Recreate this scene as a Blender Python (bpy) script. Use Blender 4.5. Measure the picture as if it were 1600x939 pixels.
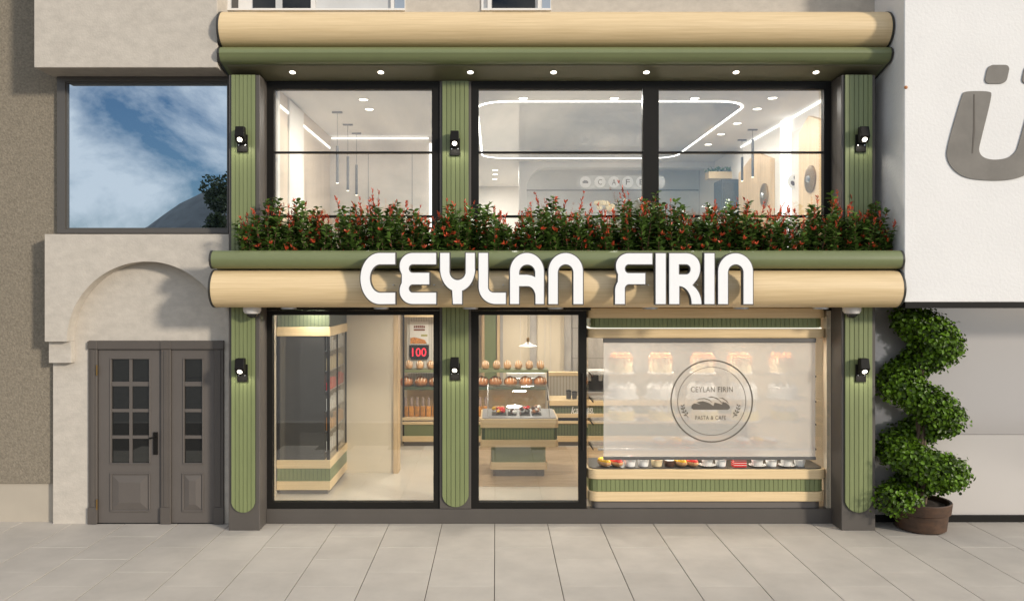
import bpy, bmesh, math, random
from mathutils import Vector, Matrix
R = math.radians
sc = bpy.context.scene
for o in list(bpy.data.objects):
    bpy.data.objects.remove(o)
COL = sc.collection

# ------------------------------------------------------------------ camera
EYE, DIST, PPM = 2.944, 10.0, 125.0          # eye height, distance to the facade plane Y = 0
cam = bpy.data.cameras.new('camera')
cam.sensor_width = 36.0
cam.lens = 36.0 * PPM * DIST / 1600.0
cam.shift_x, cam.shift_y = 25.0 / 1600.0, -19.5 / 1600.0
cam.clip_end = 3000.0
cam_ob = bpy.data.objects.new('camera', cam)
cam_ob.location = (0, -DIST, EYE)
cam_ob.rotation_euler = (R(90), 0, 0)
COL.objects.link(cam_ob)
sc.camera = cam_ob

# ------------------------------------------------------------------ world, sun, exposure
SUN_TO = Vector((1.22, -1.0, 0.48)).normalized()      # direction towards the sun
SUN_EL = math.asin(SUN_TO.z)
SUN_AZ = math.atan2(SUN_TO.x, SUN_TO.y)
world = bpy.data.worlds.new('World')
sc.world = world
world.use_nodes = True
wn, wl = world.node_tree.nodes, world.node_tree.links
wn.clear()
w_out = wn.new('ShaderNodeOutputWorld')
w_bg = wn.new('ShaderNodeBackground')
w_bg.inputs['Strength'].default_value = 0.125
w_sky = wn.new('ShaderNodeTexSky')
w_sky.sky_type = 'NISHITA'
w_sky.sun_disc = False
w_sky.sun_elevation = SUN_EL
w_sky.sun_rotation = SUN_AZ
w_sky.air_density = 1.0
w_sky.dust_density = 0.3
w_sky.ozone_density = 4.0
w_tc = wn.new('ShaderNodeTexCoord')
w_map = wn.new('ShaderNodeMapping')
w_map.inputs['Scale'].default_value = (1.0, 1.0, 1.7)
w_map.inputs['Rotation'].default_value = (0.0, 0.45, 0.3)
w_map.inputs['Location'].default_value = (7.3, 2.2, 5.1)
w_noise = wn.new('ShaderNodeTexNoise')
w_noise.inputs['Scale'].default_value = 4.6
w_noise.inputs['Detail'].default_value = 9.0
w_noise.inputs['Roughness'].default_value = 0.58
w_noise.inputs['Distortion'].default_value = 0.35
w_ramp = wn.new('ShaderNodeValToRGB')
w_ramp.color_ramp.elements[0].position = 0.41
w_ramp.color_ramp.elements[0].color = (0, 0, 0, 1)
w_ramp.color_ramp.elements[1].position = 0.56
w_ramp.color_ramp.elements[1].color = (0.85, 0.85, 0.85, 1)
w_mix = wn.new('ShaderNodeMix')
w_mix.data_type = 'RGBA'
w_mix.inputs[7].default_value = (11.0, 11.0, 11.0, 1)
wl.new(w_tc.outputs['Generated'], w_map.inputs['Vector'])
wl.new(w_map.outputs['Vector'], w_noise.inputs['Vector'])
wl.new(w_noise.outputs['Fac'], w_ramp.inputs['Fac'])
wl.new(w_ramp.outputs['Color'], w_mix.inputs[0])
wl.new(w_sky.outputs['Color'], w_mix.inputs[6])
wl.new(w_mix.outputs[2], w_bg.inputs['Color'])
wl.new(w_bg.outputs['Background'], w_out.inputs['Surface'])

sun = bpy.data.lights.new('sun', 'SUN')
sun.energy = 3.2
sun.angle = R(5.5)
sun.color = (1.0, 0.90, 0.76)
sun_ob = bpy.data.objects.new('sun', sun)
sun_ob.rotation_euler = (-SUN_TO).to_track_quat('-Z', 'Y').to_euler()
sun_ob.location = SUN_TO * 60
COL.objects.link(sun_ob)

sc.view_settings.view_transform = 'Standard'
sc.view_settings.look = 'None'
sc.view_settings.exposure = 0.0
sc.view_settings.gamma = 1.0
sc.render.engine = 'CYCLES'
cy = sc.cycles
cy.use_denoising = True
try:
    cy.denoiser = 'OPENIMAGEDENOISE'
except Exception:
    pass
cy.max_bounces = 8
cy.diffuse_bounces = 4
cy.glossy_bounces = 4
cy.transparent_max_bounces = 16
cy.transmission_bounces = 4
cy.caustics_reflective = False
cy.caustics_refractive = False
cy.sample_clamp_indirect = 4.0


# ------------------------------------------------------------------ helpers: geometry
def X_(px, Y=0.0):
    return (px - 775.0) / PPM * (DIST + Y) / DIST


def Z_(py, Y=0.0):
    return EYE + (450.0 - py) / PPM * (DIST + Y) / DIST


def depth_at(py, Z):
    """Y of the point of the horizontal plane at height Z that lies on row py"""
    return (Z - EYE) * PPM * DIST / (450.0 - py) - DIST


def arc(cx, cz, rx, rz, a0, a1, n=12):
    return [(cx + rx * math.cos(R(a0 + (a1 - a0) * i / n)), cz + rz * math.sin(R(a0 + (a1 - a0) * i / n))) for i in range(n + 1)]


class MB:
    def __init__(self):
        self.v, self.f = [], []

    def add(self, vs, fs):
        b = len(self.v)
        self.v += [tuple(p) for p in vs]
        self.f += [tuple(i + b for i in f) for f in fs]
        return self

    def box(self, x0, x1, y0, y1, z0, z1):
        if x0 > x1: x0, x1 = x1, x0
        if y0 > y1: y0, y1 = y1, y0
        if z0 > z1: z0, z1 = z1, z0
        return self.add([(x0, y0, z0), (x1, y0, z0), (x1, y1, z0), (x0, y1, z0), (x0, y0, z1), (x1, y0, z1), (x1, y1, z1), (x0, y1, z1)],
                        [(0, 3, 2, 1), (4, 5, 6, 7), (0, 1, 5, 4), (1, 2, 6, 5), (2, 3, 7, 6), (3, 0, 4, 7)])

    def prism(self, prof, a, b, axis):
        """prof: 2-D outline; axis x: (y,z), y: (x,z), z: (x,y)"""
        n = len(prof)

        def mk(p, t):
            return (t, p[0], p[1]) if axis == 'x' else ((p[0], t, p[1]) if axis == 'y' else (p[0], p[1], t))
        vs = [mk(p, a) for p in prof] + [mk(p, b) for p in prof]
        fs = [tuple(range(n)), tuple(range(2 * n - 1, n - 1, -1))]
        fs += [(i, i + n, (i + 1) % n + n, (i + 1) % n) for i in range(n)]
        return self.add(vs, fs)

    def tube(self, pts, rad, n=8, caps=True):
        pts = [Vector(p) for p in pts]
        if not isinstance(rad, (list, tuple)):
            rad = [rad] * len(pts)
        vs, fs = [], []
        up = None
        for i, p in enumerate(pts):
            d = (pts[min(i + 1, len(pts) - 1)] - pts[max(i - 1, 0)]).normalized()
            if up is None:
                up = Vector((0, 0, 1)) if abs(d.z) < 0.9 else Vector((1, 0, 0))
            s = d.cross(up)
            if s.length < 1e-5:
                s = d.orthogonal()
            s.normalize()
            up = s.cross(d).normalized()
            for k in range(n):
                a = 2 * math.pi * k / n
                vs.append(p + (s * math.cos(a) + up * math.sin(a)) * rad[i])
        for i in range(len(pts) - 1):
            for k in range(n):
                fs.append((i * n + k, i * n + (k + 1) % n, (i + 1) * n + (k + 1) % n, (i + 1) * n + k))
        if caps:
            fs.append(tuple(range(n - 1, -1, -1)))
            fs.append(tuple((len(pts) - 1) * n + k for k in range(n)))
        return self.add(vs, fs)

    def lathe(self, prof, c, n=16, sx=1.0, sy=1.0, wob=None):
        vs, fs = [], []
        for (r, z) in prof:
            for k in range(n):
                a = 2 * math.pi * k / n
                w = wob(a, z) if wob else 1.0
                vs.append((c[0] + r * w * sx * math.cos(a), c[1] + r * w * sy * math.sin(a), c[2] + z))
        m = len(prof)
        for i in range(m - 1):
            for k in range(n):
                fs.append((i * n + k, i * n + (k + 1) % n, (i + 1) * n + (k + 1) % n, (i + 1) * n + k))
        fs.append(tuple(range(n - 1, -1, -1)))
        fs.append(tuple((m - 1) * n + k for k in range(n)))
        return self.add(vs, fs)

    def ball(self, c, rx, ry, rz, n=10, m=6, squash=None):
        prof = []
        for i in range(m + 1):
            a = -math.pi / 2 + math.pi * i / m
            prof.append((max(0.02, math.cos(a)), math.sin(a)))
        return self.lathe([(r, z * rz) for r, z in prof], c, n, rx, ry)

    def xf(self, mat, start=0):
        self.v[start:] = [tuple(mat @ Vector(p)) for p in self.v[start:]]
        return self


ROOT_LOC = {}


def build(mb, name, mat, parent=None, smooth=False, bevel=0.0, seg=1, sharp=35):
    root = parent
    while root is not None and root.parent is not None:
        root = root.parent
    off = Vector(root.location) if root is not None else Vector((0, 0, 0))
    me = bpy.data.meshes.new(name)
    me.from_pydata([tuple(Vector(p) - off) for p in mb.v], [], mb.f)
    me.update()
    bm = bmesh.new()
    bm.from_mesh(me)
    bmesh.ops.recalc_face_normals(bm, faces=bm.faces)
    if bevel > 0:
        es = [e for e in bm.edges if len(e.link_faces) == 2 and e.calc_face_angle(0) > R(30)]
        bmesh.ops.bevel(bm, geom=es, offset=bevel, segments=seg, affect='EDGES', profile=0.5, clamp_overlap=True)
    bm.to_mesh(me)
    bm.free()
    if smooth:
        for p in me.polygons:
            p.use_smooth = True
        me.set_sharp_from_angle(angle=R(sharp))
    me.materials.append(mat)
    ob = bpy.data.objects.new(name, me)
    COL.objects.link(ob)
    if parent is not None:
        ob.parent = parent
    return ob


def tag(o, label=None, cat=None, group=None, kind=None):
    if label: o['label'] = label
    if cat: o['category'] = cat
    if group: o['group'] = group
    if kind: o['kind'] = kind
    return o


def thing(name, label, cat, loc=(0, 0, 0), group=None):
    o = bpy.data.objects.new(name, None)
    o.empty_display_size = 0.1
    o.location = loc
    COL.objects.link(o)
    return tag(o, label, cat, group)


def solo(mb, name, mat, label, cat, loc, group=None, **kw):
    """a thing made of a single mesh, origin at loc"""
    mb.v = [tuple(Vector(p) - Vector(loc)) for p in mb.v]
    o = build(mb, name, mat, None, **kw)
    o.location = loc
    return tag(o, label, cat, group)


def copy_tree(o, parent=None):
    c = o.copy()
    COL.objects.link(c)
    c.parent = parent
    for ch in list(o.children):
        copy_tree(ch, c)
    return c


def dup(root, loc, label, rz=None):
    c = copy_tree(root)
    c.location = loc
    c['label'] = label
    if rz is not None:
        c.rotation_euler.z = rz
    return c


def struct(mb, name, mat, parent=None, **kw):
    o = build(mb, name, mat, parent, **kw)
    if parent is None:
        o['kind'] = 'structure'
    return o


def poly_curve(loops, depth, off=0.0):
    """outline loops (2-D, holes allowed) filled and extruded; returns vertices and faces in (x, z) with y in [-depth, 0]"""
    def area(p):
        return 0.5 * sum(p[i][0] * p[(i + 1) % len(p)][1] - p[(i + 1) % len(p)][0] * p[i][1] for i in range(len(p)))

    def grow(p, d):
        s = 1.0 if area(p) > 0 else -1.0
        out = []
        n = len(p)
        for i in range(n):
            a, b, c = Vector(p[i - 1]), Vector(p[i]), Vector(p[(i + 1) % n])
            d1, d2 = (b - a), (c - b)
            if d1.length < 1e-9 or d2.length < 1e-9:
                out.append(tuple(b)); continue
            n1 = Vector((d1.y, -d1.x)).normalized() * s
            n2 = Vector((d2.y, -d2.x)).normalized() * s
            m = n1 + n2
            if m.length < 1e-6:
                out.append(tuple(b + n1 * d)); continue
            m.normalize()
            out.append(tuple(b + m * (d / max(0.5, m.dot(n1)))))
        return out
    cu = bpy.data.curves.new('outline', 'CURVE')
    cu.dimensions = '2D'
    cu.fill_mode = 'BOTH'
    cu.extrude = depth / 2
    for k, lp in enumerate(loops):
        lp2 = [lp[0]]
        for q in lp[1:]:
            if (Vector(q) - Vector(lp2[-1])).length > 1e-4:
                lp2.append(q)
        if (Vector(lp2[0]) - Vector(lp2[-1])).length < 1e-4:
            lp2.pop()
        if off:
            lp2 = grow(lp2, off if k == 0 else -off)
        s = cu.splines.new('POLY')
        s.points.add(len(lp2) - 1)
        for i, q in enumerate(lp2):
            s.points[i].co = (q[0], q[1], 0, 1)
        s.use_cyclic_u = True
    return curve_mesh(cu, depth)


def curve_mesh(cu, depth):
    ob = bpy.data.objects.new('tmp_curve', cu)
    COL.objects.link(ob)
    dg = bpy.context.evaluated_depsgraph_get()
    me = bpy.data.meshes.new_from_object(ob.evaluated_get(dg))
    vs = [(v.co.x, -v.co.z - depth / 2, v.co.y) for v in me.vertices]
    fs = [tuple(p.vertices) for p in me.polygons]
    bpy.data.objects.remove(ob)
    bpy.data.meshes.remove(me)
    bpy.data.curves.remove(cu)
    return vs, fs


def text_mb(mb, s, x0, x1, z0, z1, y, depth=0.003, spacing=1.0, shear=0.0):
    """lettering fitted to the box x0..x1, z0..z1 whose back lies at y"""
    cu = bpy.data.curves.new('lettering', 'FONT')
    cu.body = s
    cu.extrude = depth / 2
    cu.space_character = spacing
    cu.shear = shear
    cu.resolution_u = 3
    vs, fs = curve_mesh(cu, depth)
    lo = (min(v[0] for v in vs), min(v[2] for v in vs))
    hi = (max(v[0] for v in vs), max(v[2] for v in vs))
    kx, kz = (x1 - x0) / (hi[0] - lo[0]), (z1 - z0) / (hi[1] - lo[1])
    mb.add([(x0 + (v[0] - lo[0]) * kx, v[1] + y, z0 + (v[2] - lo[1]) * kz) for v in vs], fs)
    return mb


# ------------------------------------------------------------------ helpers: materials
def lin(r, g, b, k=1.0):
    def f(c):
        c /= 255.0
        return (c / 12.92 if c <= 0.04045 else ((c + 0.055) / 1.055) ** 2.4) * k
    return (f(r), f(g), f(b))


def new_mat(name):
    m = bpy.data.materials.new(name)
    m.use_nodes = True
    nt = m.node_tree
    nt.nodes.clear()
    out = nt.nodes.new('ShaderNodeOutputMaterial')
    return m, nt.nodes, nt.links, out


def M(name, col, rough=0.5, metal=0.0, var=0.0, vscale=4.0, vstretch=(1, 1, 1), bump=0.0, bscale=60.0, bstretch=(1, 1, 1),
      spec=0.5, coat=0.0, rand=0.0, island=0.0, col2=None, detail=4.0, trans=0.0, rvar=0.0):
    m, n, l, out = new_mat(name)
    b = n.new('ShaderNodeBsdfPrincipled')
    b.inputs['Roughness'].default_value = rough
    b.inputs['Metallic'].default_value = metal
    b.inputs['Specular IOR Level'].default_value = spec
    b.inputs['Coat Weight'].default_value = coat
    b.inputs['Coat Roughness'].default_value = 0.15
    l.new(b.outputs['BSDF'], out.inputs['Surface'])
    tc = n.new('ShaderNodeTexCoord')
    c_out = None
    co = tc.outputs['Object']
    if rand > 0:                              # alike pieces show different stretches of the same material
        oi = n.new('ShaderNodeObjectInfo')
        va_ = n.new('ShaderNodeVectorMath')
        l.new(co, va_.inputs[0]); l.new(oi.outputs['Location'], va_.inputs[1])
        co = va_.outputs['Vector']
    rgb = n.new('ShaderNodeRGB')
    rgb.outputs[0].default_value = (*col, 1)
    c_out = rgb.outputs[0]
    if var > 0 or col2:
        mp = n.new('ShaderNodeMapping')
        mp.inputs['Scale'].default_value = vstretch
        l.new(co, mp.inputs['Vector'])
        nz = n.new('ShaderNodeTexNoise')
        nz.inputs['Scale'].default_value = vscale
        nz.inputs['Detail'].default_value = detail
        nz.inputs['Roughness'].default_value = 0.62
        l.new(mp.outputs['Vector'], nz.inputs['Vector'])
        rp = n.new('ShaderNodeValToRGB')
        rp.color_ramp.elements[0].position = 0.32
        rp.color_ramp.elements[1].position = 0.70
        lo = tuple(max(0, c * (1 - var)) for c in col)
        hi = col2 if col2 else tuple(c * (1 + var) for c in col)
        rp.color_ramp.elements[0].color = (*lo, 1)
        rp.color_ramp.elements[1].color = (*hi, 1)
        l.new(nz.outputs['Fac'], rp.inputs['Fac'])
        c_out = rp.outputs['Color']
        if rvar > 0:
            mr = n.new('ShaderNodeMapRange')
            mr.inputs['To Min'].default_value = max(0.02, rough - rvar)
            mr.inputs['To Max'].default_value = min(1, rough + rvar)
            l.new(nz.outputs['Fac'], mr.inputs['Value'])
            l.new(mr.outputs['Result'], b.inputs['Roughness'])
    for kind, amt in (('obj', rand), ('isl', island)):
        if amt > 0:
            src = n.new('ShaderNodeObjectInfo').outputs['Random'] if kind == 'obj' else n.new('ShaderNodeNewGeometry').outputs['Random Per Island']
            mr = n.new('ShaderNodeMapRange')
            mr.inputs['To Min'].default_value = 1 - amt
            mr.inputs['To Max'].default_value = 1 + amt
            l.new(src, mr.inputs['Value'])
            vm = n.new('ShaderNodeVectorMath')
            vm.operation = 'SCALE'
            l.new(c_out, vm.inputs[0])
            l.new(mr.outputs['Result'], vm.inputs['Scale'])
            c_out = vm.outputs['Vector']
    l.new(c_out, b.inputs['Base Color'])
    if bump > 0:
        mp2 = n.new('ShaderNodeMapping')
        mp2.inputs['Scale'].default_value = bstretch
        l.new(co, mp2.inputs['Vector'])
        n2 = n.new('ShaderNodeTexNoise')
        n2.inputs['Scale'].default_value = bscale
        n2.inputs['Detail'].default_value = 5.0
        l.new(mp2.outputs['Vector'], n2.inputs['Vector'])
        bp = n.new('ShaderNodeBump')
        bp.inputs['Strength'].default_value = bump
        bp.inputs['Distance'].default_value = 0.01
        l.new(n2.outputs['Fac'], bp.inputs['Height'])
        l.new(bp.outputs['Normal'], b.inputs['Normal'])
    if trans > 0:
        t = n.new('ShaderNodeBsdfTranslucent')
        l.new(c_out, t.inputs['Color'])
        mx = n.new('ShaderNodeMixShader')
        mx.inputs[0].default_value = trans
        l.new(b.outputs['BSDF'], mx.inputs[1])
        l.new(t.outputs['BSDF'], mx.inputs[2])
        l.new(mx.outputs['Shader'], out.inputs['Surface'])
    return m


def emit(name, col, strength):
    m, n, l, out = new_mat(name)
    e = n.new('ShaderNodeEmission')
    e.inputs['Color'].default_value = (*col, 1)
    e.inputs['Strength'].default_value = strength
    l.new(e.outputs['Emission'], out.inputs['Surface'])
    return m


def glass(name, f0=0.05, tint=(0.98, 0.99, 0.985), rough=0.0):
    """clear pane: see-through with a Schlick mirror reflection"""
    m, n, l, out = new_mat(name)
    lw = n.new('ShaderNodeLayerWeight')
    pw = n.new('ShaderNodeMath'); pw.operation = 'POWER'; pw.inputs[1].default_value = 5.0
    ml = n.new('ShaderNodeMath'); ml.operation = 'MULTIPLY_ADD'; ml.inputs[1].default_value = 1 - f0; ml.inputs[2].default_value = f0
    l.new(lw.outputs['Facing'], pw.inputs[0])
    l.new(pw.outputs[0], ml.inputs[0])
    t = n.new('ShaderNodeBsdfTransparent'); t.inputs['Color'].default_value = (*tint, 1)
    g = n.new('ShaderNodeBsdfGlossy'); g.inputs['Roughness'].default_value = rough
    mx = n.new('ShaderNodeMixShader')
    l.new(ml.outputs[0], mx.inputs[0])
    l.new(t.outputs['BSDF'], mx.inputs[1])
    l.new(g.outputs['BSDF'], mx.inputs[2])
    l.new(mx.outputs['Shader'], out.inputs['Surface'])
    return m


def mirror_glass(name, base, refl, fac, rough=0.0):
    m, n, l, out = new_mat(name)
    d = n.new('ShaderNodeBsdfDiffuse'); d.inputs['Color'].default_value = (*base, 1)
    g = n.new('ShaderNodeBsdfGlossy'); g.inputs['Roughness'].default_value = rough; g.inputs['Color'].default_value = (*refl, 1)
    mx = n.new('ShaderNodeMixShader'); mx.inputs[0].default_value = fac
    l.new(d.outputs['BSDF'], mx.inputs[1])
    l.new(g.outputs['BSDF'], mx.inputs[2])
    l.new(mx.outputs['Shader'], out.inputs['Surface'])
    return m


def sheer(name, col, opacity, transl=0.5):
    """woven screen: partly open between the threads"""
    m, n, l, out = new_mat(name)
    d = n.new('ShaderNodeBsdfDiffuse'); d.inputs['Color'].default_value = (*col, 1)
    tl = n.new('ShaderNodeBsdfTranslucent'); tl.inputs['Color'].default_value = (*col, 1)
    m1 = n.new('ShaderNodeMixShader'); m1.inputs[0].default_value = transl
    l.new(d.outputs['BSDF'], m1.inputs[1]); l.new(tl.outputs['BSDF'], m1.inputs[2])
    t = n.new('ShaderNodeBsdfTransparent')
    m2 = n.new('ShaderNodeMixShader'); m2.inputs[0].default_value = opacity
    l.new(t.outputs['BSDF'], m2.inputs[1]); l.new(m1.outputs['Shader'], m2.inputs[2])
    l.new(m2.outputs['Shader'], out.inputs['Surface'])
    return m


def stripes(name, col, dark, pitch, axis=0, rough=0.5, width=0.08):
    """fine grooved boarding, used where boards are too small to pick apart"""
    m, n, l, out = new_mat(name)
    b = n.new('ShaderNodeBsdfPrincipled'); b.inputs['Roughness'].default_value = rough
    tc = n.new('ShaderNodeTexCoord')
    sp = n.new('ShaderNodeSeparateXYZ'); l.new(tc.outputs['Object'], sp.inputs[0])
    mo = n.new('ShaderNodeMath'); mo.operation = 'PINGPONG'; mo.inputs[1].default_value = pitch / 2
    l.new(sp.outputs[axis], mo.inputs[0])
    lt = n.new('ShaderNodeMath'); lt.operation = 'LESS_THAN'; lt.inputs[1].default_value = pitch * width
    l.new(mo.outputs[0], lt.inputs[0])
    mx = n.new('ShaderNodeMix'); mx.data_type = 'RGBA'
    mx.inputs[6].default_value = (*col, 1); mx.inputs[7].default_value = (*dark, 1)
    l.new(lt.outputs[0], mx.inputs[0])
    l.new(mx.outputs[2], b.inputs['Base Color'])
    l.new(b.outputs['BSDF'], out.inputs['Surface'])
    return m


WOOD_C = (0.70, 0.52, 0.285)
m_wood = M('light oak veneer', WOOD_C, 0.45, var=0.10, vscale=4.0, vstretch=(0.35, 14, 14), detail=8, bump=0.03, bscale=30, bstretch=(0.5, 8, 8), coat=0.15, col2=(0.76, 0.58, 0.34))
m_wood_v = M('upright oak veneer', (0.58, 0.40, 0.22), 0.45, var=0.16, vscale=3.0, vstretch=(9, 9, 0.5), detail=6, col2=(0.66, 0.48, 0.28))
m_green = M('sage green lacquer', (0.165, 0.188, 0.086), 0.38, var=0.04, vscale=2.0, bump=0.01, bscale=25)
m_slat = M('sage green slat paint', (0.185, 0.215, 0.092), 0.45, var=0.05, vscale=3.0, vstretch=(3, 3, 0.6), rand=0.05)
m_slatd = M('dark green slat paint', (0.06, 0.085, 0.04), 0.5)
m_grey = M('taupe grey metal cladding', (0.088, 0.078, 0.069), 0.45, var=0.06, vscale=1.5, spec=0.4)
m_soffit = M('olive brown soffit panel', (0.15, 0.14, 0.085), 0.5, var=0.05)
m_black = M('black powder coat', (0.010, 0.009, 0.008), 0.5, spec=0.15)
m_cap = M('dark bronze trim', (0.035, 0.033, 0.028), 0.4)
m_frame = M('charcoal window frame', (0.013, 0.012, 0.0105), 0.5, var=0.08, spec=0.15)
m_glass = glass('clear shop glass', 0.115)
m_glass2 = glass('thin display glass', 0.035, (0.985, 0.99, 0.985))
m_concrete = M('grey beige plaster', (0.50, 0.455, 0.395), 0.85, var=0.09, vscale=7.5, detail=9, bump=0.25, bscale=45, spec=0.2, vstretch=(1, 1, 1.5))
m_stucco = M('coarse brown stucco', (0.235, 0.202, 0.155), 0.95, var=0.22, vscale=42, detail=5, bump=0.9, bscale=48, spec=0.1)
m_plinth_l = M('smooth beige plinth render', (0.43, 0.38, 0.31), 0.8, var=0.05, vscale=1.5, spec=0.2)
m_wframe = M('brown grey window profile', (0.085, 0.078, 0.07), 0.45)
m_sky_glass = mirror_glass('sky reflecting glass', (0.012, 0.018, 0.025), (0.62, 0.73, 0.84), 0.66)
m_door = M('taupe door paint', (0.112, 0.098, 0.088), 0.5, var=0.05, vscale=2, spec=0.35)
m_door_c = M('darker taupe door casing', (0.095, 0.082, 0.072), 0.5, var=0.05, vscale=2, spec=0.35)
m_dark_glass = mirror_glass('dark door glass', (0.012, 0.012, 0.012), (0.5, 0.52, 0.5), 0.16)
m_brass = M('aged brass', (0.32, 0.20, 0.07), 0.35, 0.9)
m_white = M('white painted render', (0.76, 0.745, 0.725), 0.8, var=0.03, vscale=1.2, detail=8, bump=0.35, bscale=28, spec=0.2)
m_side = M('pale grey side render', (0.62, 0.62, 0.62), 0.8, var=0.05, vscale=1.5, spec=0.2)
m_uletter = M('weathered grey sign letter', (0.18, 0.165, 0.145), 0.7, var=0.14, vscale=3.0, detail=8)
m_rust = M('rust streak', (0.125, 0.11, 0.095), 0.9)
m_refl_pane = mirror_glass('shop glass with painted reflection', (0.50, 0.47, 0.45), (0.92, 0.90, 0.88), 0.42, 0.12)  # pale base colour stands in for soft street reflections
m_refl_panel = mirror_glass('lower shop panel with painted reflection', (0.55, 0.515, 0.485), (0.92, 0.90, 0.88), 0.30, 0.2)  # lighter base, brighter lower reflections put into the colour
m_letter = M('white acrylic letter face', (0.86, 0.86, 0.86), 0.35)
m_letter_s = M('dark letter return', (0.075, 0.07, 0.065), 0.45)
m_slab = M('warm grey paving slab', (0.50, 0.458, 0.402), 0.72, var=0.10, vscale=1.7, detail=10, bump=0.06, bscale=70, spec=0.35, rand=0.035)
m_joint = M('dark joint sand', (0.10, 0.09, 0.08), 0.95)
m_ground = M('street asphalt', (0.24, 0.232, 0.222), 0.9, var=0.12, vscale=3)
m_kerb = M('kerb stone', (0.38, 0.36, 0.33), 0.8, var=0.08)
m_hill = M('hillside paled for haze', (0.22, 0.225, 0.22), 0.95, var=0.3, vscale=0.06)  # distance haze is put into the pale hill colour
m_lamp_lens = emit('warm lamp lens', (1.0, 0.90, 0.74), 7.0)
m_led = emit('warm white light strip', (1.0, 0.95, 0.88), 2.3)
m_led_ring = emit('bright light line', (1.0, 0.96, 0.90), 5.5)
m_led_dim = emit('dim light strip', (1.0, 0.95, 0.80), 1.3)
m_led_red = emit('red display digits', (1.0, 0.03, 0.05), 2.6)
m_chrome = M('brushed steel', (0.55, 0.55, 0.55), 0.32, 1.0)
m_steel = M('satin steel sheet', (0.30, 0.30, 0.31), 0.4, 0.3)
m_camw = M('white camera housing', (0.62, 0.60, 0.58), 0.4)
m_dome = M('smoked camera dome', (0.01, 0.01, 0.01), 0.08)
m_int_wall = M('cream interior wall', (0.62, 0.53, 0.40), 0.7, var=0.03, vscale=1)
m_int_white = M('warm white interior wall', (0.72, 0.68, 0.62), 0.6, var=0.02)
m_int_ceil = M('white ceiling paint', (0.74, 0.71, 0.67), 0.7)
m_mirror_ceil = mirror_glass('glossy stretch ceiling', (0.74, 0.73, 0.71), (0.9, 0.9, 0.89), 0.45, 0.02)
m_panel = M('taupe wall panel', (0.64, 0.58, 0.51), 0.6, var=0.03)
m_tile_floor = M('pale stone floor', (0.62, 0.57, 0.49), 0.18, var=0.06, vscale=1.2, detail=8)
m_wood_floor = M('oak plank floor', (0.40, 0.28, 0.17), 0.35, var=0.25, vscale=2.5, vstretch=(1, 7, 1), detail=6, col2=(0.50, 0.37, 0.24))
m_niche = M('pale grey niche lining', (0.60, 0.60, 0.58), 0.2, var=0.08, vscale=1)
m_toe = M('dark grey toe kick', (0.14, 0.125, 0.115), 0.35)
m_fridge = mirror_glass('smoked cabinet glass', (0.050, 0.047, 0.042), (0.6, 0.6, 0.58), 0.10)
m_boards = stripes('white grooved boarding', (0.66, 0.62, 0.55), (0.35, 0.32, 0.27), 0.045)
m_beigeboards = stripes('beige grooved boarding', (0.50, 0.45, 0.37), (0.25, 0.22, 0.17), 0.06)
m_darkslat = stripes('interior green slats', (0.12, 0.145, 0.08), (0.04, 0.05, 0.03), 0.05)
m_column = M('grey marbled column', (0.36, 0.33, 0.30), 0.3, var=0.25, vscale=2.5, vstretch=(2, 2, 0.6), detail=7)
m_soil = M('potting soil', (0.035, 0.024, 0.016), 0.95, var=0.3, vscale=30, bump=0.6)
m_leaf = M('glossy green leaf', (0.085, 0.150, 0.028), 0.38, island=0.6, trans=0.22, spec=0.5)
m_leaf_r = M('red young leaf', (0.54, 0.080, 0.030), 0.4, island=0.5, trans=0.25)
m_stem = M('reddish shrub stem', (0.10, 0.040, 0.025), 0.7)
m_box = M('boxwood leaf', (0.078, 0.150, 0.008), 0.40, island=0.8, trans=0.2, spec=0.3)
m_bark = M('brown bark', (0.10, 0.070, 0.045), 0.9, var=0.3, vscale=12, vstretch=(3, 3, 0.6), bump=0.6, bscale=30)
m_pot = M('dark brown glazed wood pot', (0.062, 0.031, 0.016), 0.5, var=0.5, vscale=5, vstretch=(1, 1, 3), bump=0.25, bscale=20, detail=7)
m_treeleaf = M('street tree leaf', (0.055, 0.075, 0.025), 0.6, island=0.5, trans=0.2)
m_bread = M('golden crust', (0.50, 0.20, 0.065), 0.55, var=0.35, vscale=14, detail=6, bump=0.3, bscale=30, rand=0.12)
m_breadp = M('pale crust', (0.60, 0.33, 0.15), 0.55, var=0.3, vscale=16, detail=6, bump=0.3, bscale=30, rand=0.12)
m_flour = M('floured score', (0.80, 0.66, 0.48), 0.8, var=0.15, vscale=30)
m_bag = M('amber packed rusks', (0.55, 0.24, 0.045), 0.35, var=0.3, vscale=18, rand=0.2)
m_bagtop = M('clear bag neck', (0.32, 0.24, 0.20), 0.25, var=0.3, vscale=14)
m_cream = M('whipped cream', (0.82, 0.80, 0.77), 0.5)
m_sponge = M('cream cake side', (0.75, 0.60, 0.36), 0.6)
m_caramel = M('caramel drip', (0.45, 0.17, 0.06), 0.3)
m_lemon = M('lemon glaze', (0.85, 0.47, 0.02), 0.25)
m_straw = M('strawberry glaze', (0.75, 0.03, 0.025), 0.2)
m_choc = M('chocolate', (0.07, 0.03, 0.018), 0.3)
m_yellowcake = M('pale yellow icing', (0.80, 0.62, 0.24), 0.5)
m_slate = M('dark slate tray', (0.05, 0.047, 0.043), 0.35)
m_screen = sheer('sheer blind fabric', (0.77, 0.74, 0.695), 0.34, 0.12)
m_bar = M('grey blind rail', (0.10, 0.095, 0.09), 0.45)
m_print = M('taupe print', (0.115, 0.10, 0.082), 0.7)
m_paper = M('white poster paper', (0.80, 0.77, 0.72), 0.6)
m_ink_br = M('brown print', (0.20, 0.055, 0.02), 0.7)
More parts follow.
